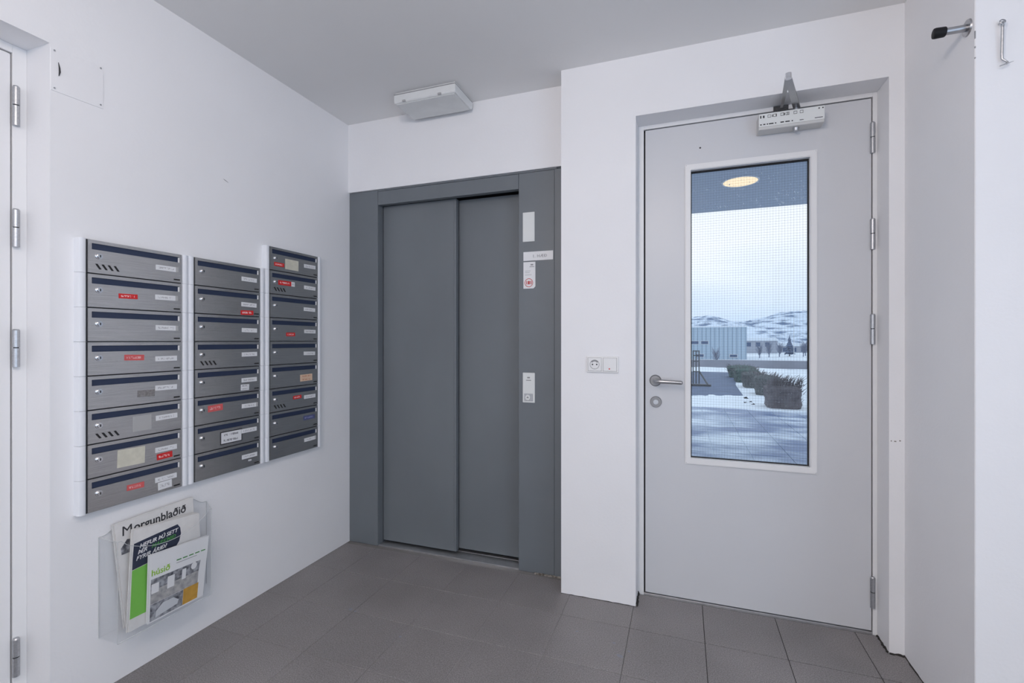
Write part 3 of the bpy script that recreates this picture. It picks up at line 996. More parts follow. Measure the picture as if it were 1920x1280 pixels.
X_[2, 0] = dict(st=[('red_print', .024, .20, .060, .018, 'small red sticker'), ('cream_sticker', .090, .14, .084, .050, 'cream paper sticker')])
X_[2, 1] = dict(vent=1, st=[('red_print', .048, .42, .080, .022, 'red sticker'), ('name_card', .128, .42, .022, .022, 'white sticker corner')])
X_[2, 2] = dict()
X_[2, 3] = dict(st=[('red_print', .096, .22, .056, .018, 'small red sticker')])
X_[2, 4] = dict()
X_[2, 5] = dict(nocard=1, st=[('orange_print', .186, .18, .082, .034, 'pale orange card')])
X_[2, 6] = dict(vent=1, st=[('red_print', .140, .42, .054, .017, 'small red sticker')])
X_[2, 7] = dict(nocard=1, st=[('blue_print', .206, .40, .080, .022, 'blue name card')])
X_[2, 8] = dict(clip=1)
DESC = {
    (0, 0): 'with four vent slots', (0, 1): 'with a red sticker in the middle', (0, 2): 'without any sticker', (0, 3): 'with a faded red sticker below its slot',
    (0, 4): 'with dark glue residue', (0, 5): 'with four vent slots and a square of tape', (0, 6): 'with a large cream sticker', (0, 7): 'with a torn white sticker',
    (1, 0): 'with a plain front', (1, 1): 'with a red sticker under its name card', (1, 2): 'with a plain front', (1, 3): 'with four vent slots',
    (1, 4): 'with a small white sticker under its card', (1, 5): 'with a red sticker beside the lock', (1, 6): 'with a black-edged white card', (1, 7): 'with a scrap of white paper',
    (2, 0): 'with cream and red stickers', (2, 1): 'with a red sticker and vent slots', (2, 2): 'with a plain front', (2, 3): 'with a red sticker in the middle',
    (2, 4): 'with a plain front', (2, 5): 'with a pale orange card', (2, 6): 'with vent slots and a red sticker', (2, 7): 'with a blue name card', (2, 8): 'with a plain front'}
random.seed(21)
bd = {}
for c in range(3):
    n = 9 if c == 2 else 8
    for r in range(n):
        row = n - 1 - r
        o = thing('mailbox', (XL, MBY[c], MBZ + row * MBH),
                  'steel mailbox %s, %s in the %s column' % (DESC[c, r], ORD[r] if r < n - 1 else 'bottom', COLN[c]), 'mailbox', 'steel wall mailboxes')
        f = X_[c, r]
        link_mesh(o, 'body', mb['body'])
        fp = link_mesh(o, 'front_plate', mb['front'])
        fl_ = link_mesh(o, 'letter_flap', mb['flap'])
        link_mesh(o, 'slot_end_gleam', mb['end'])
        lo = link_mesh(o, 'lock', mb['lock'])
        link_mesh(lo, 'keyhole', mb['key'])
        link_mesh(o, 'side_trim', mb['rail'], (0, -0.0235, 0))
        link_mesh(o, 'side_trim', mb['rail'], (0, MBW + 0.001, 0))
        cz = random.uniform(0.039, 0.045)
        if not f.get('nocard'):
            ca = link_mesh(o, 'name_card', mb['card'], (0, 0.211 + random.uniform(-0.002, 0.002), cz))
            ca.rotation_euler = (R(random.uniform(-1.2, 1.2)), 0, 0)
            if f.get('clip'):
                link_mesh(ca, 'card_clip', mb['holder'], (0, 0.072, 0))
        if (c, r) != (0, 5):
            link_mesh(o, 'finger_pull', mb['pull'])
        if f.get('vent'):
            for k in range(4):
                link_mesh(o, 'vent_slot', mb['vent'], (0, 0.0235 + k * 0.0178, 0.013))
        for (mname, yy, zf, w, h, lab) in f.get('st', []):
            if f.get('border'):
                bo = link_mesh(o, 'card_border', to_mesh('card_border', box(XF, XF + 0.0006, yy - 0.004, yy + w + 0.004, zf * MBH - 0.004, zf * MBH + h + 0.004), 'print_dark'))
            so = link_mesh(o, 'sticker', sticker_mesh(mname, w, h), (0.0, yy, zf * MBH), lab)
            so.rotation_euler = (R(random.uniform(-2.0, 2.0)), 0, 0)

# ------------------------------------------------------------------ clear newspaper rack with papers
RX = XL
rk = thing('newspaper_rack', (RX, 1.2, 0.18), 'clear acrylic newspaper rack on the wall under the mailboxes', 'rack')
RY0, RY1, RZ0, RD = 1.020, 1.400, 0.180, 0.098
back = [(RY0, RZ0), (RY1, RZ0), (RY1, 0.515)]
for k in range(9):
    t = k / 8
    back.append((RY1 - 0.012 - 0.055 * t, 0.515 + 0.028 * (0.5 - 0.5 * math.cos(math.pi * t))))
for k in range(9):
    t = 1 - k / 8
    back.append((RY0 + 0.012 + 0.055 * t, 0.515 + 0.028 * (0.5 - 0.5 * math.cos(math.pi * t))))
back.append((RY0, 0.515))
part(rk, 'back_panel', prism(back, 'x', RX + 0.0005, RX + 0.003), 'acrylic')
front = [(RY0, RZ0), (RY1 - 0.055, RZ0), (RY1 - 0.050, 0.512)]
# the front is a little narrower seen from here: it stands parallel to the back
front = [(RY0, RZ0), (RY1 - 0.052, RZ0), (RY1 - 0.052, 0.512)]
nn = 16
for k in range(nn + 1):
    t = k / nn
    yy = (RY1 - 0.062) + (RY0 + 0.010 - (RY1 - 0.062)) * t
    front.append((yy, 0.512 - 0.060 * math.sin(math.pi * t) ** 0.7 if 0 < t < 1 else 0.512))
front.append((RY0, 0.512))
part(rk, 'front_panel', prism(front, 'x', RX + RD - 0.003, RX + RD), 'acrylic')
sd = [(RX + 0.003, RZ0), (RX + RD - 0.003, RZ0), (RX + RD - 0.003, 0.512), (RX + 0.003, 0.515)]
part(rk, 'side_panel', prism(sd, 'y', RY0, RY0 + 0.003), 'acrylic')
add_e = bmesh.new()
part(rk, 'side_panel', prism([(RX + 0.003, RY1), (RX + RD - 0.003, RY1 - 0.052), (RX + RD - 0.003, RY1 - 0.055), (RX + 0.003, RY1 - 0.003)], 'z', RZ0, 0.513), 'acrylic')
part(rk, 'bottom_panel', prism([(RX + 0.003, RY0 + 0.003), (RX + RD - 0.003, RY0 + 0.003), (RX + RD - 0.003, RY1 - 0.056), (RX + 0.003, RY1 - 0.004)], 'z', RZ0, RZ0 + 0.003), 'acrylic')
# the bright polished rims that show the outline of the clear sheets
rim = bmesh.new()
fe = [(RX + RD, y, z) for y, z in front[2:]]
add_tube(rim, fe, 0.0009, 6)
add_tube(rim, [(RX + RD, front[1][0], RZ0), (RX + RD, front[1][0], 0.512)], 0.0011, 6)
add_tube(rim, [(RX + RD, RY0, RZ0), (RX + RD, RY0, 0.512)], 0.0009, 6)
add_tube(rim, [(RX + RD, RY0, RZ0), (RX + RD, front[1][0], RZ0)], 0.0011, 6)
add_tube(rim, [(RX + 0.003, y, z) for y, z in back[2:]], 0.0009, 6)
add_tube(rim, [(RX + 0.003, RY0, RZ0), (RX + 0.003, RY0, 0.515)], 0.0009, 6)
add_tube(rim, [(RX + 0.003, RY1, RZ0), (RX + 0.003, RY1, 0.515)], 0.0009, 6)
add_tube(rim, [(RX + 0.003, RY0, 0.515), (RX + RD, RY0, 0.512)], 0.0009, 6)
add_tube(rim, [(RX + 0.003, RY1, 0.515), (RX + RD, RY1 - 0.052, 0.512)], 0.0009, 6)
part(rk, 'polished_rim', rim, 'acrylic_edge')


def sheet_stack(parent, name, corners, th, n, m, spread=0.0015):
    """folded paper: a slab between four corners (bl, br, tr, tl), its leaves showing at the rim"""
    bl, br, tr, tl = [Vector(c) for c in corners]
    nrm = (br - bl).cross(tl - bl).normalized()
    bm = bmesh.new()
    for k in range(n):
        t = k / max(1, n - 1)
        sh = Vector((0, random.uniform(-spread, spread), random.uniform(-spread, spread)))
        q = [c - nrm * th * t + (sh if k else Vector()) for c in (bl, br, tr, tl)]
        e = th / n * 0.7
        a = [bm.verts.new(c) for c in q]
        b = [bm.verts.new(c - nrm * e) for c in q]
        bm.faces.new(a); bm.faces.new(list(reversed(b)))
        for i in range(4):
            bm.faces.new((a[i], b[i], b[(i + 1) % 4], a[(i + 1) % 4]))
    bmesh.ops.recalc_face_normals(bm, faces=bm.faces)
    return part(parent, name, bm, m), nrm


def on_sheet(corners, u, v, lift=0.0006):
    bl, br, tr, tl = [Vector(c) for c in corners]
    nrm = (br - bl).cross(tl - bl).normalized()
    return bl.lerp(br, u).lerp(tl.lerp(tr, u), v) + nrm * lift


def patch(parent, name, corners, uv, m, lift=0.0006):
    bm = bmesh.new()
    vs = [bm.verts.new(on_sheet(corners, u, v, lift)) for u, v in uv]
    bm.faces.new(vs)
    bmesh.ops.recalc_face_normals(bm, faces=bm.faces)
    ex = bmesh.ops.extrude_face_region(bm, geom=bm.faces[:])
    bl, br, tr, tl = [Vector(c) for c in corners]
    nrm = (br - bl).cross(tl - bl).normalized()
    bmesh.ops.translate(bm, verts=[g for g in ex['geom'] if isinstance(g, bmesh.types.BMVert)], vec=-nrm * (lift - 0.0001))
    bmesh.ops.recalc_face_normals(bm, faces=bm.faces)
    return part(parent, name, bm, m)


random.seed(5)
# newspaper at the back with the black-letter masthead
np_c = [(RX + 0.050, 1.075, 0.190), (RX + 0.050, 1.335, 0.190), (RX + 0.028, 1.324, 0.556), (RX + 0.028, 1.052, 0.547)]
np1 = thing('newspaper', (RX + 0.03, 1.2, 0.183), 'folded newspaper with black-letter masthead at the back of the rack', 'newspaper')
sh1, _ = sheet_stack(np1, 'folded_sheets', np_c, 0.016, 6, 'newsprint', 0.003)
xd = (Vector(np_c[2]) - Vector(np_c[3])).normalized()
yd = (Vector(np_c[3]) - Vector(np_c[0])).normalized()
text_part(np1, 'masthead', 'M', 0.046, 'print_dark', on_sheet(np_c, 0.06, 0.872), xd, yd, shear=0.10)
text_part(np1, 'masthead', 'orgunblaðið', 0.040, 'print_dark', on_sheet(np_c, 0.205, 0.880), xd, yd, bold=0.00055, shear=0.10, xscale=0.95)
patch(np1, 'picture', np_c, [(0.04, 0.70), (0.30, 0.70), (0.30, 0.79), (0.12, 0.83), (0.04, 0.76)], 'photo_dark')
for k in range(5):
    patch(np1, 'text_line', np_c, [(0.36, 0.83 - k * .03), (0.94, 0.83 - k * .03), (0.94, 0.842 - k * .03), (0.36, 0.842 - k * .03)], 'photo_grey')

# newspaper in the middle with the navy advertisement
nm_c = [(RX + 0.080, 1.064, 0.190), (RX + 0.080, 1.330, 0.190), (RX + 0.060, 1.325, 0.500), (RX + 0.060, 1.092, 0.520)]
np2 = thing('newspaper', (RX + 0.06, 1.2, 0.183), 'folded newspaper with a navy and green advert in the rack', 'newspaper')
sheet_stack(np2, 'folded_sheets', nm_c, 0.014, 5, 'newsprint', 0.003)
patch(np2, 'navy_advert', nm_c, [(0.005, 0.60), (0.58, 0.66), (0.66, 0.74), (0.69, 0.82), (0.68, 0.89), (0.64, 0.935), (0.012, 0.86), (0.005, 0.72)], 'navy_print', 0.0006)
patch(np2, 'green_advert', nm_c, [(0.005, 0.12), (0.58, 0.12), (0.58, 0.655), (0.005, 0.595)], 'lime', 0.0006)
xd2 = (on_sheet(nm_c, 0.9, 0.72) - on_sheet(nm_c, 0.1, 0.65)).normalized()
yd2 = (Vector(nm_c[3]) - Vector(nm_c[0])).normalized()
for k, (s, mm, u, v) in enumerate((('HEFUR ÞÚ SETT', 'paper_white', 0.085, 0.800), ('ÞÉR', 'paper_white', 0.065, 0.742), ('MARKMIÐ', 'green_text', 0.25, 0.760), ('FYRIR ÁRIÐ?', 'paper_white', 0.045, 0.682))):
    text_part(np2, 'headline', s, 0.0190, mm, on_sheet(nm_c, u, v, 0.0013), xd2, yd2, shear=0.25, bold=0.00025)
# white property leaflet at the front
lf_c = [(RX + 0.090, 1.118, 0.188), (RX + 0.090, 1.318, 0.188), (RX + 0.088, 1.345, 0.408), (RX + 0.088, 1.126, 0.422)]
np3 = thing('leaflet', (RX + 0.085, 1.2, 0.183), 'white leaflet with green lettering at the front of the rack', 'leaflet')
sheet_stack(np3, 'sheet', lf_c, 0.006, 3, 'paper_white', 0.002)
xd3 = (on_sheet(lf_c, 0.9, 0.7) - on_sheet(lf_c, 0.1, 0.7)).normalized()
yd3 = (Vector(lf_c[3]) - Vector(lf_c[0])).normalized()
text_part(np3, 'lettering', 'húsið', 0.030, 'lime_text', on_sheet(lf_c, 0.03, 0.685, 0.0008), xd3, yd3, bold=0.0003)
for u in range(5):
    u0 = 0.44 + u * 0.108
    patch(np3, 'small_print', lf_c, [(u0, 0.775), (u0 + 0.08, 0.775), (u0 + 0.08, 0.792), (u0, 0.792)], 'green_text', 0.0006)
patch(np3, 'small_print', lf_c, [(0.44, 0.735), (0.80, 0.735), (0.80, 0.743), (0.44, 0.743)], 'print_grey', 0.0006)
patch(np3, 'house_picture', lf_c, [(0.03, 0.47), (0.86, 0.47), (0.88, 0.635), (0.03, 0.635)], 'photo_dark', 0.0006)
for (a, b_, c_, d_) in ((0.04, 0.16, 0.42, 0.56), (0.30, 0.42, 0.40, 0.58), (0.55, 0.62, 0.44, 0.60)):
    patch(np3, 'house_picture', lf_c, [(a, c_), (b_, c_), (b_, d_), (a, d_)], 'paper_white', 0.0010)
bm = bmesh.new()
cc = [on_sheet(lf_c, 0.76 + 0.055 * math.cos(k * math.pi / 10), 0.585 + 0.055 * math.sin(k * math.pi / 10), 0.0011) for k in range(20)]
bm.faces.new([bm.verts.new(p) for p in cc])
part(np3, 'round_badge', bm, 'paper_white')
patch(np3, 'grey_picture', lf_c, [(0.03, 0.27), (0.86, 0.27), (0.86, 0.47), (0.03, 0.47)], 'photo_grey', 0.0006)
patch(np3, 'yellow_advert', lf_c, [(0.60, 0.02), (0.88, 0.02), (0.88, 0.27), (0.60, 0.27)], 'ad_yellow', 0.0006)
patch(np3, 'car_advert', lf_c, [(0.03, 0.02), (0.595, 0.02), (0.595, 0.265), (0.03, 0.265)], 'photo_dark', 0.0006)
patch(np3, 'car_picture', lf_c, [(0.12, 0.05), (0.50, 0.09), (0.52, 0.15), (0.42, 0.22), (0.24, 0.22), (0.13, 0.14)], 'ad_car', 0.0010)

# ------------------------------------------------------------------ emergency lamp on the ceiling
em = thing('emergency_light', (-1.20, 2.15, ZC), 'white emergency light box on the ceiling above the elevator', 'light')
part(em, 'housing', box(-1.372, -1.034, 2.062, 2.258, ZC - 0.010, ZC, bevel=0.002), 'lamp_housing')
bt_ = bmesh.new()
add_prism(bt_, [(2.056, ZC - 0.012), (2.056, ZC - 0.047), (2.062, ZC - 0.054), (2.244, ZC - 0.054), (2.258, ZC - 0.040), (2.260, ZC - 0.012)], 'x', -1.374, -1.030)
bmesh.ops.bevel(bt_, geom=list(bt_.edges), offset=0.002, segments=1, affect='EDGES')
em_b = part(em, 'diffuser', bt_, 'lamp_diffuser')
part(em_b, 'lower_lens', box(-1.366, -1.038, 2.066, 2.240, ZC - 0.0575, ZC - 0.0535, bevel=0.0015), 'lamp_diffuser')
for x in (-1.315, -1.115):
    part(em, 'clip', box(x - 0.009, x + 0.009, 2.0520, 2.060, ZC - 0.053, ZC - 0.044, bevel=0.001), 'tape_clear')
part(em, 'gap_line', box(-1.3735, -1.0305, 2.0555, 2.259, ZC - 0.0130, ZC - 0.0096), 'print_grey')

# ------------------------------------------------------------------ socket and push switch
sk = thing('wall_socket', (-0.339, YF, 1.026), 'white double socket and switch plate left of the entrance door', 'socket')
part(sk, 'plate', box(-0.409, -0.268, YF - 0.009, YF, 1.026, 1.098, bevel=0.0025, seg=2), 'plastic_white')
part(sk, 'shadow_line', box(-0.4035, -0.342, YF - 0.0094, YF - 0.008, 1.0315, 1.0925), 'tape_clear')  # raised grey sheets paint the shadow line around both inserts
part(sk, 'shadow_line', box(-0.3365, -0.2745, YF - 0.0094, YF - 0.008, 1.0315, 1.0925), 'tape_clear')
so_ = part(sk, 'socket_insert', box(-0.402, -0.3435, YF - 0.0115, YF - 0.008, 1.033, 1.091, bevel=0.001), 'plastic_white')
sr = bmesh.new()
cx_, cz_ = -0.3728, 1.062
ring = []
for rr, yy in ((0.0215, YF - 0.0122), (0.0195, YF - 0.0122)):
    ring.append([sr.verts.new((cx_ + rr * math.cos(k * math.pi / 14), yy, cz_ + rr * math.sin(k * math.pi / 14))) for k in range(28)])
for k in range(28):
    sr.faces.new((ring[0][k], ring[0][(k + 1) % 28], ring[1][(k + 1) % 28], ring[1][k]))
part(so_, 'socket_rim', sr, 'print_grey')
cr = bmesh.new()
for k in range(8):
    a0, a1 = R(35 + k * 110 / 8), R(35 + (k + 1) * 110 / 8)
    q = [cr.verts.new((cx_ + r * math.cos(a), YF - 0.0121, cz_ + r * math.sin(a))) for r, a in ((0.0135, a0), (0.0195, a0), (0.0195, a1), (0.0135, a1))]
    cr.faces.new(q)
part(so_, 'recess_shade', cr, 'print_grey')
for dx in (-0.0095, 0.0095):
    part(so_, 'pin_hole', cyl((cx_ + dx, YF - 0.0123, cz_), (cx_ + dx, YF - 0.011, cz_), 0.0032, seg=14), 'gap_dark')
part(so_, 'earth_clip', box(cx_ - 0.002, cx_ + 0.002, YF - 0.0125, YF - 0.011, cz_ - 0.0225, cz_ - 0.018), 'zinc')
sw = part(sk, 'switch_insert', box(-0.335, -0.276, YF - 0.0125, YF - 0.008, 1.033, 1.091, bevel=0.0015), 'plastic_white')
part(sw, 'indicator', cyl((-0.307, YF - 0.0132, 1.043), (-0.307, YF - 0.012, 1.043), 0.0032, seg=14), 'led_red')

# ------------------------------------------------------------------ door stop on the right wall
ds = thing('door_stop', (XR, 1.733, 2.071), 'steel door stop with black rubber tip on the right wall', 'door stop')
part(ds, 'base_plate', cyl((XR, 1.733, 2.071), (XR - 0.004, 1.733, 2.071), 0.0235, 0.022, 32), 'steel_satin', True)
part(ds, 'rod', cyl((XR - 0.003, 1.733, 2.071), (XR - 0.060, 1.733, 2.071), 0.0098, seg=28), 'steel_satin', True)
rt = bmesh.new()
add_tube(rt, [(XR - 0.052, 1.733, 2.071), (XR - 0.054, 1.733, 2.071), (XR - 0.076, 1.733, 2.071), (XR - 0.080, 1.733, 2.071), (XR - 0.081, 1.733, 2.071)], [0.0125, 0.0138, 0.0146, 0.0135, 0.011], 28)
part(ds, 'rubber_tip', rt, 'rubber', True)

# ------------------------------------------------------------------ hook on the pier
hk = thing('hook_latch', (0.829, YR, 1.93), 'small zinc hook hanging on the white pier beside the door stop', 'hook')
ey = bmesh.new()
add_cyl(ey, (0.826, YR, 2.047), (0.826, YR - 0.010, 2.047), 0.0022, seg=10)
lp = [(0.828 + 0.006 * math.cos(a), YR - 0.013 + 0.002 * math.sin(a), 2.047 + 0.006 * math.sin(a)) for a in [k * math.pi / 8 for k in range(17)]]
add_tube(ey, lp, 0.0016, 8)
part(hk, 'screw_eye', ey, 'zinc', True)
rd = bmesh.new()
lp = [(0.829, YR - 0.012 + 0.0065 * math.cos(a), 2.040 + 0.0065 * math.sin(a)) for a in [R(-90) + k * 2 * math.pi / 16 for k in range(16)]]
add_tube(rd, lp + [(0.829, YR - 0.011, 2.032)], 0.0016, 8)
add_tube(rd, [(0.829, YR - 0.011, 2.034), (0.829, YR - 0.008, 1.960), (0.8295, YR - 0.008, 1.946), (0.835, YR - 0.009, 1.940), (0.840, YR - 0.010, 1.934), (0.838, YR - 0.011, 1.930), (0.822, YR - 0.014, 1.925)],
         [0.0034, 0.0034, 0.0031, 0.0026, 0.0026, 0.0022, 0.0014], 10)
part(hk, 'hook_rod', rd, 'zinc', True)
sc_ = bmesh.new()
add_tube(sc_, [(0.836, YR - 0.0003, 1.933), (0.846, YR - 0.0006, 1.936), (0.858, YR - 0.0003, 1.939)], [0.0004, 0.0009, 0.0004], 5)
part(wr, 'scratch', sc_, 'print_grey')

# ------------------------------------------------------------------ outdoors
GZ = -0.03
struct('ground_snow', prism([(-40, 2.47), (40, 2.47), (40, 24.0), (-40, 24.0)], 'z', GZ - 0.3, GZ - 0.02), 'snow', 'snow covered ground outside the door', 'ground')
struct('ground_field', prism([(-300, 24.0), (500, 24.0), (500, 620), (-300, 620)], 'z', -2.4, -1.75), 'snow', 'lower snowy field beyond the low wall', 'ground')
pv = struct('paving', box(-1.5, 3.1, 2.47, 9.3, GZ - 0.02, GZ - 0.001), 'snow', 'wet snow dusted slab paving outside the door', 'paving')
pw, ph = 0.365, 0.73
pm_ = to_mesh('paving_slab', box(-pw / 2 + .004, pw / 2 - .004, -ph / 2 + .004, ph / 2 - .004, -0.006, 0.006, bevel=0.002), 'paver')
for i in range(-4, 7):
    for j in range(9):
        link_mesh(pv, 'paving_slab', pm_, (0.305 + (i + 0.5) * pw, 2.60 + (j + 0.5) * ph, GZ + random.uniform(-0.001, 0.002)))
struct('asphalt_path', prism([(-3.0, 9.6), (1.25, 11.6), (1.35, 14.2), (1.9, 19.6), (-3.0, 20.0)], 'z', GZ - 0.02, GZ - 0.004), 'asphalt', 'dark asphalt path between snow and hedges', 'path')
# entrance canopy with its round lamp
struct('canopy', box(-2.6, 3.2, 2.47, 5.13, 2.45, 2.72), 'canopy_paint', 'grey canopy over the entrance outside', 'canopy')
cl = thing('canopy_lamp', (0.437, 4.22, 2.45), 'round glowing recessed lamp in the canopy outside', 'lamp')
lr = bmesh.new()
ri = []
for rr, zz in ((0.140, 2.4498), (0.138, 2.445), (0.128, 2.445), (0.126, 2.4498)):
    ri.append([lr.verts.new((0.437 + rr * math.cos(k * math.pi / 20), 4.22 + rr * math.sin(k * math.pi / 20), zz)) for k in range(40)])
for a, b in zip(ri, ri[1:]):
    for k in range(40):
        lr.faces.new((a[k], a[(k + 1) % 40], b[(k + 1) % 40], b[k]))
bmesh.ops.recalc_face_normals(lr, faces=lr.faces)
part(cl, 'lamp_ring', lr, 'frame_paint')
part(cl, 'lamp_lens', cyl((0.437, 4.22, 2.4465), (0.437, 4.22, 2.4495), 0.127, seg=40), 'lamp_glow')
# low wall at the edge of the yard
struct('garden_wall', box(-14, 16, 23.2, 23.5, -1.9, 0.29, bevel=0.01), 'concrete', 'low grey wall at the far side of the yard', 'wall')


def lumpy(name, x0, x1, y0, y1, h, m, label, cat, seed, nx=40, ny=14, base=GZ - 0.02):
    random.seed(seed)
    bm = bmesh.new()
    g = []
    for j in range(ny + 1):
        row = []
        for i in range(nx + 1):
            u, v = i / nx, j / ny
            x, y = x0 + (x1 - x0) * u, y0 + (y1 - y0) * v
            e = min(1, 5 * min(u, 1 - u)) * math.sin(math.pi * v)
            z = h * e * (0.65 + 0.5 * noise.noise(Vector((x * 0.9, y * 0.9, seed)))) + 0.03 * noise.noise(Vector((x * 4, y * 4, seed)))
            if u in (0, 1) or v in (0, 1):
                z = 0
            row.append(bm.verts.new((x, y, base + max(0, z))))
        g.append(row)
    for j in range(ny):
        for i in range(nx):
            bm.faces.new((g[j][i], g[j][i + 1], g[j + 1][i + 1], g[j + 1][i]))
    o = part(None, name, bm, m, True)
    return tag(o, label, cat)


lumpy('snow_bank', 2.45, 9.0, 16.0, 20.5, 0.24, 'snow', 'white snow bank behind the hedges', 'snow', 3)
lumpy('snow_bank', -4.0, 5.0, 20.6, 22.8, 0.10, 'snow', 'long snow strip at the foot of the low wall', 'snow', 7)
lumpy('snow_bank', -2.0, 1.30, 8.9, 11.6, 0.055, 'snow', 'flat snow patch between paving and asphalt path', 'snow', 9)
lumpy('snow_bank', 2.15, 5.0, 8.8, 15.0, 0.10, 'snow', 'snow lying beside the nearest shrub', 'snow', 12)


def hedge(name, cx, cy, w, d, h, m, label, seed, twigs=0, tw_h=0.2):
    random.seed(seed)
    o = thing(name, (cx, cy, GZ - 0.02), label, 'shrub', 'shrubs along the path')
    bm = bmesh.new()
    nu, nv = 28, 12
    rings = []
    for j in range(nv + 1):
        v = j / nv
        z = h * v
        fl_ = (0.90 + 0.12 * v) * (1 if v < 0.8 else math.sqrt(max(0.0, 1 - ((v - 0.8) / 0.2) ** 2)) * 0.75 + 0.25 if v < 1 else 0.25)
        row = []
        for i in range(nu):
            a = 2 * math.pi * i / nu
            ca, sa = math.cos(a), math.sin(a)
            p = 0.45
            x = math.copysign(abs(ca) ** p, ca) * w / 2 * fl_
            y = math.copysign(abs(sa) ** p, sa) * d / 2 * fl_
            k = 1 + 0.14 * noise.noise(Vector((x * 9, y * 9, z * 9 + seed))) + random.uniform(-.03, .03)
            row.append(bm.verts.new((cx + x * k, cy + y * k, GZ - 0.02 + z * (1 + 0.06 * noise.noise(Vector((x * 7, y * 7, seed)))))))
        rings.append(row)
    for a, b in zip(rings, rings[1:]):
        for i in range(nu):
            bm.faces.new((a[i], a[(i + 1) % nu], b[(i + 1) % nu], b[i]))
    bm.faces.new(rings[-1])
    part(o, 'foliage', bm, m)
    tw = bmesh.new()
    for k in range(260):
        x = cx + random.uniform(-.5, .5) * w; y = cy + random.uniform(-.5, .5) * d
        z = GZ + h * random.uniform(0.2, 0.95)
        dx, dy = (x - cx) / w, (y - cy) / d
        L = random.uniform(0.05, 0.10)
        add_tube(tw, [(x, y, z), (x + dx * L * 1.5 + random.uniform(-.02, .02), y + dy * L * 1.5, z + L)], [0.006, 0.002], 3)
    for k in range(twigs):
        x = cx + random.uniform(-.45, .5) * w; y = cy + random.uniform(-.4, .4) * d
        L = random.uniform(0.4, 1.0) * tw_h
        lean = random.uniform(-0.2, 0.9)
        add_tube(tw, [(x, y, GZ + h * 0.85), (x + lean * L * 0.35, y, GZ + h * 0.9 + L * 0.55), (x + lean * L * 0.9, y + random.uniform(-.05, .05), GZ + h * 0.9 + L)], [0.006, 0.005, 0.002], 3)
    t_ = part(o, 'twigs', tw, 'twig')
    t_['kind'] = 'stuff'
    return o


hedge('clipped_shrub', 1.715, 9.85, 0.58, 0.60, 0.42, 'twig', 'nearest brown clipped shrub with twiggy top', 1, 150, 0.20)
hedge('clipped_shrub', 1.800, 12.1, 0.50, 0.70, 0.44, 'hedge', 'grey brown clipped shrub behind the nearest one', 2, 20, 0.10)
hedge('clipped_shrub', 1.740, 13.8, 0.52, 0.70, 0.40, 'hedge', 'third clipped shrub along the path', 3)
hedge('clipped_shrub', 1.760, 15.5, 0.66, 0.80, 0.40, 'hedge_green', 'fourth clipped shrub, dark green, along the path', 4)
hedge('clipped_shrub', 1.800, 17.2, 0.80, 0.90, 0.40, 'hedge_green', 'farthest dark green clipped shrub near the low wall', 5)

# dark metal stand left of the path
st = thing('metal_stand', (0.40, 13.6, GZ), 'dark metal stand with ladder-like posts on the asphalt path', 'stand')
part(st, 'base', boxes([(0.02, 0.70, 13.40, 13.52, GZ - 0.01, 0.02), (0.02, 0.10, 13.52, 13.95, GZ - 0.01, 0.02)], 0.004), 'dark_metal')
for x in (0.27, 0.345, 0.42):
    part(st, 'post', box(x - 0.014, x + 0.014, 13.90, 13.93, -0.02, 0.90, bevel=0.003), 'dark_metal')
for z in (0.32, 0.60, 0.76, 0.88):
    part(st, 'rail', box(0.26, 0.434, 13.895, 13.935, z - 0.014, z + 0.014, bevel=0.003), 'dark_metal')
part(st, 'strut', tube([(0.43, 13.91, 0.32), (0.62, 13.46, 0.01)], 0.022, 8), 'dark_metal')

# pale industrial building far behind
bl_ = thing('building', (4.0, 80, -1.75), 'pale metal-clad building with flat roof beyond the low wall', 'building')
part(bl_, 'wall', box(-14, 9.15, 80, 96, -1.76, 3.20), 'siding')
ridge = bmesh.new()
x = -13.9
while x < 9.1:
    add_box(ridge, x - 0.05, x + 0.05, 79.94, 80, -1.75, 3.15)
    x += 0.62
rg_ = part(bl_, 'siding_ribs', ridge, 'siding_dark')
rg_['kind'] = 'stuff'
part(bl_, 'roof', box(-14.2, 9.3, 79.85, 96.2, 3.20, 3.42), 'roof_snow')
for x0 in (-0.2, 1.25, 2.65):
    w_ = part(bl_, 'window', box(x0, x0 + 1.15, 79.90, 80.02, 0.55, 1.12), 'frame_paint')
    part(w_, 'pane', box(x0 + 0.06, x0 + 1.09, 79.88, 79.905, 0.60, 1.07), 'window_far')
for x0 in (2.0, 6.75):
    w_ = part(bl_, 'window', box(x0, x0 + 1.15, 79.90, 80.02, -1.45, -0.95), 'frame_paint')
    part(w_, 'pane', box(x0 + 0.06, x0 + 1.09, 79.88, 79.905, -1.40, -1.0), 'window_far')


def house(cx, cy, w, h, label):
    o = thing('house', (cx, cy, -1.75), label, 'house', 'far houses')
    part(o, 'wall', box(cx - w / 2, cx + w / 2, cy, cy + 6, -1.76, h), 'house_wall')
    part(o, 'roof', prism([(cx - w / 2 - 0.3, h), (cx + w / 2 + 0.3, h), (cx + w / 2 - 0.4, h + 0.7), (cx - w / 2 + 0.4, h + 0.7)], 'y', cy - 0.3, cy + 6.3), 'roof_snow')
    k = cx - w / 2 + 0.8
    while k < cx + w / 2 - 1.2:
        part(o, 'window', box(k, k + 0.9, cy - 0.05, cy + 0.02, h - 1.3, h - 0.4), 'window_far')
        k += 1.9
    return o


house(15.5, 120, 9.0, 1.1, 'low snow-roofed house right of the pale building')
house(25.0, 130, 6.0, -0.2, 'small far house among the bare trees')


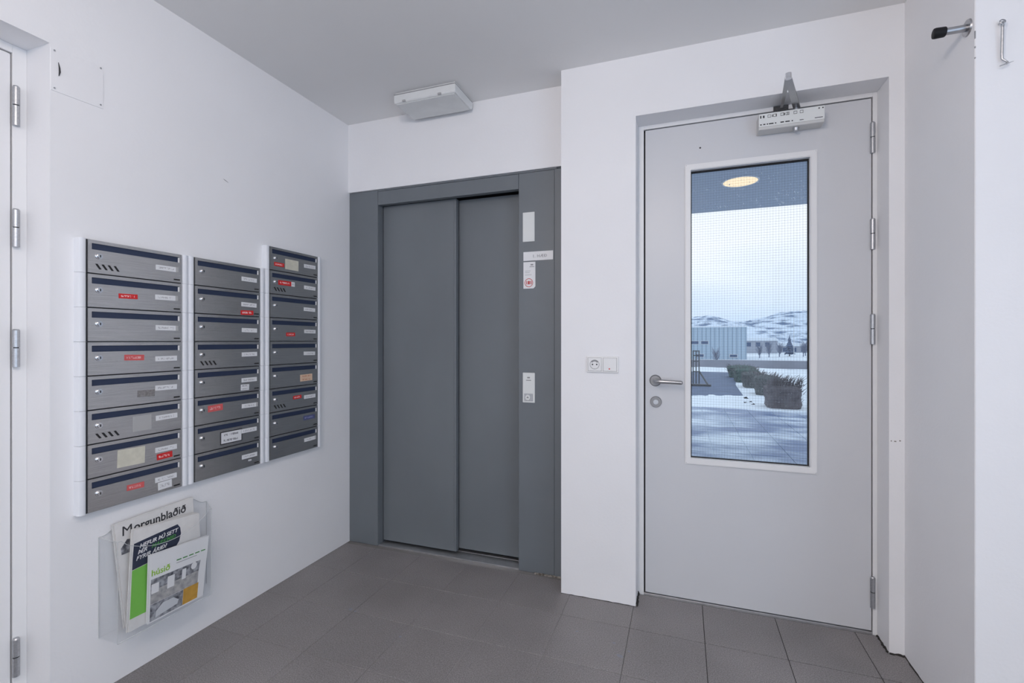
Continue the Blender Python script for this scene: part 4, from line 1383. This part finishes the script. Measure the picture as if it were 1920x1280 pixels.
def conifer(cx, cy, h, r, label):
    o = thing('conifer', (cx, cy, -1.75), label, 'tree', 'trees beyond the wall')
    bm = bmesh.new()
    random.seed(int(cx * 10))
    for k in range(9):
        z0 = -1.75 + h * (0.10 + 0.88 * k / 9)
        rr = r * (1 - k / 9.5) * random.uniform(0.85, 1.15)
        ring = [bm.verts.new((cx + rr * random.uniform(0.7, 1.1) * math.cos(a), cy + rr * math.sin(a), z0 + random.uniform(-.1, .1))) for a in [i * 2 * math.pi / 14 for i in range(14)]]
        top = bm.verts.new((cx, cy, z0 + h * 0.22))
        for i in range(14):
            bm.faces.new((ring[i], ring[(i + 1) % 14], top))
    part(o, 'crown', bm, 'conifer')
    part(o, 'trunk', cyl((cx, cy, -1.8), (cx, cy, -1.75 + h * 0.5), 0.10, 0.05, 8), 'twig')


conifer(18.6, 100, 3.7, 1.05, 'dark conifer standing right of the pale building')


def bare_tree(cx, cy, h, label, seed):
    random.seed(seed)
    o = thing('bare_tree', (cx, cy, -1.75), label, 'tree', 'trees beyond the wall')
    tk = tube([(cx, cy, -1.8), (cx + 0.05, cy, -1.75 + h * 0.35), (cx, cy, -1.75 + h * 0.6)], [0.09, 0.07, 0.04], 6)
    part(o, 'trunk', tk, 'bare_tree')
    bm = bmesh.new()
    for k in range(90):
        z = -1.75 + h * random.uniform(0.12, 0.6)
        a = random.uniform(0, 2 * math.pi)
        L = h * random.uniform(0.2, 0.42)
        p1 = Vector((cx + math.cos(a) * L * 0.35, cy + math.sin(a) * L * 0.35, z + L * 0.5))
        p2 = p1 + Vector((math.cos(a) * L * 0.25 + random.uniform(-.1, .1), math.sin(a) * L * 0.2, L * 0.55))
        add_tube(bm, [(cx, cy, z), p1, p2], [0.028, 0.018, 0.008], 3)
    b_ = part(o, 'branches', bm, 'bare_tree')
    b_['kind'] = 'stuff'


TREES = [(12.0, 88, 2.7, 'small bare tree right beside the pale building'), (14.0, 92, 3.2, 'bare tree left of the conifer, second from the building'),
         (16.1, 95, 3.0, 'bare tree just left of the conifer'), (20.4, 98, 2.9, 'bare tree just right of the conifer'),
         (22.0, 104, 3.4, 'rightmost bare tree beyond the low wall'), (3.65, 60, 2.3, 'thin bare tree in front of the pale building')]
for i, (x, y, h, l) in enumerate(TREES):
    bare_tree(x, y, h, l, 30 + i)
tag(part(None, 'flag_pole', cyl((17.0, 88, -1.75), (17.0, 88, 5.0), 0.05, 0.03, 8), 'frame_paint'), 'thin pole rising among the far trees', 'pole')

# snowy hills on the horizon
hm = bmesh.new()
nx, ny = 220, 36
g = []
for j in range(ny + 1):
    row = []
    for i in range(nx + 1):
        x = -200 + 560 * i / nx
        y = 300 + 300 * j / ny
        ang = x / y
        left = 17 * math.exp(-((ang - 0.045) / 0.055) ** 2)
        right = 26 * (1 / (1 + math.exp(-(ang - 0.135) / 0.022)))
        base = 10 + left * 0.66 + right * 0.55
        t = j / ny
        prof = min(1, t * 1.9) ** 0.8
        z = base * (y / 420) * prof + 3.2 * prof * noise.fractal(Vector((x * 0.03, y * 0.03, 1.7)), 0.9, 2.0, 5)
        row.append(hm.verts.new((x, y, -1.8 + max(0, z))))
    g.append(row)
for j in range(ny):
    for i in range(nx):
        hm.faces.new((g[j][i], g[j][i + 1], g[j + 1][i + 1], g[j + 1][i]))
hm_o = part(None, 'hills', hm, 'mountain', True)
tag(hm_o, 'snowy rocky hills on the horizon', 'hills', kind='structure')
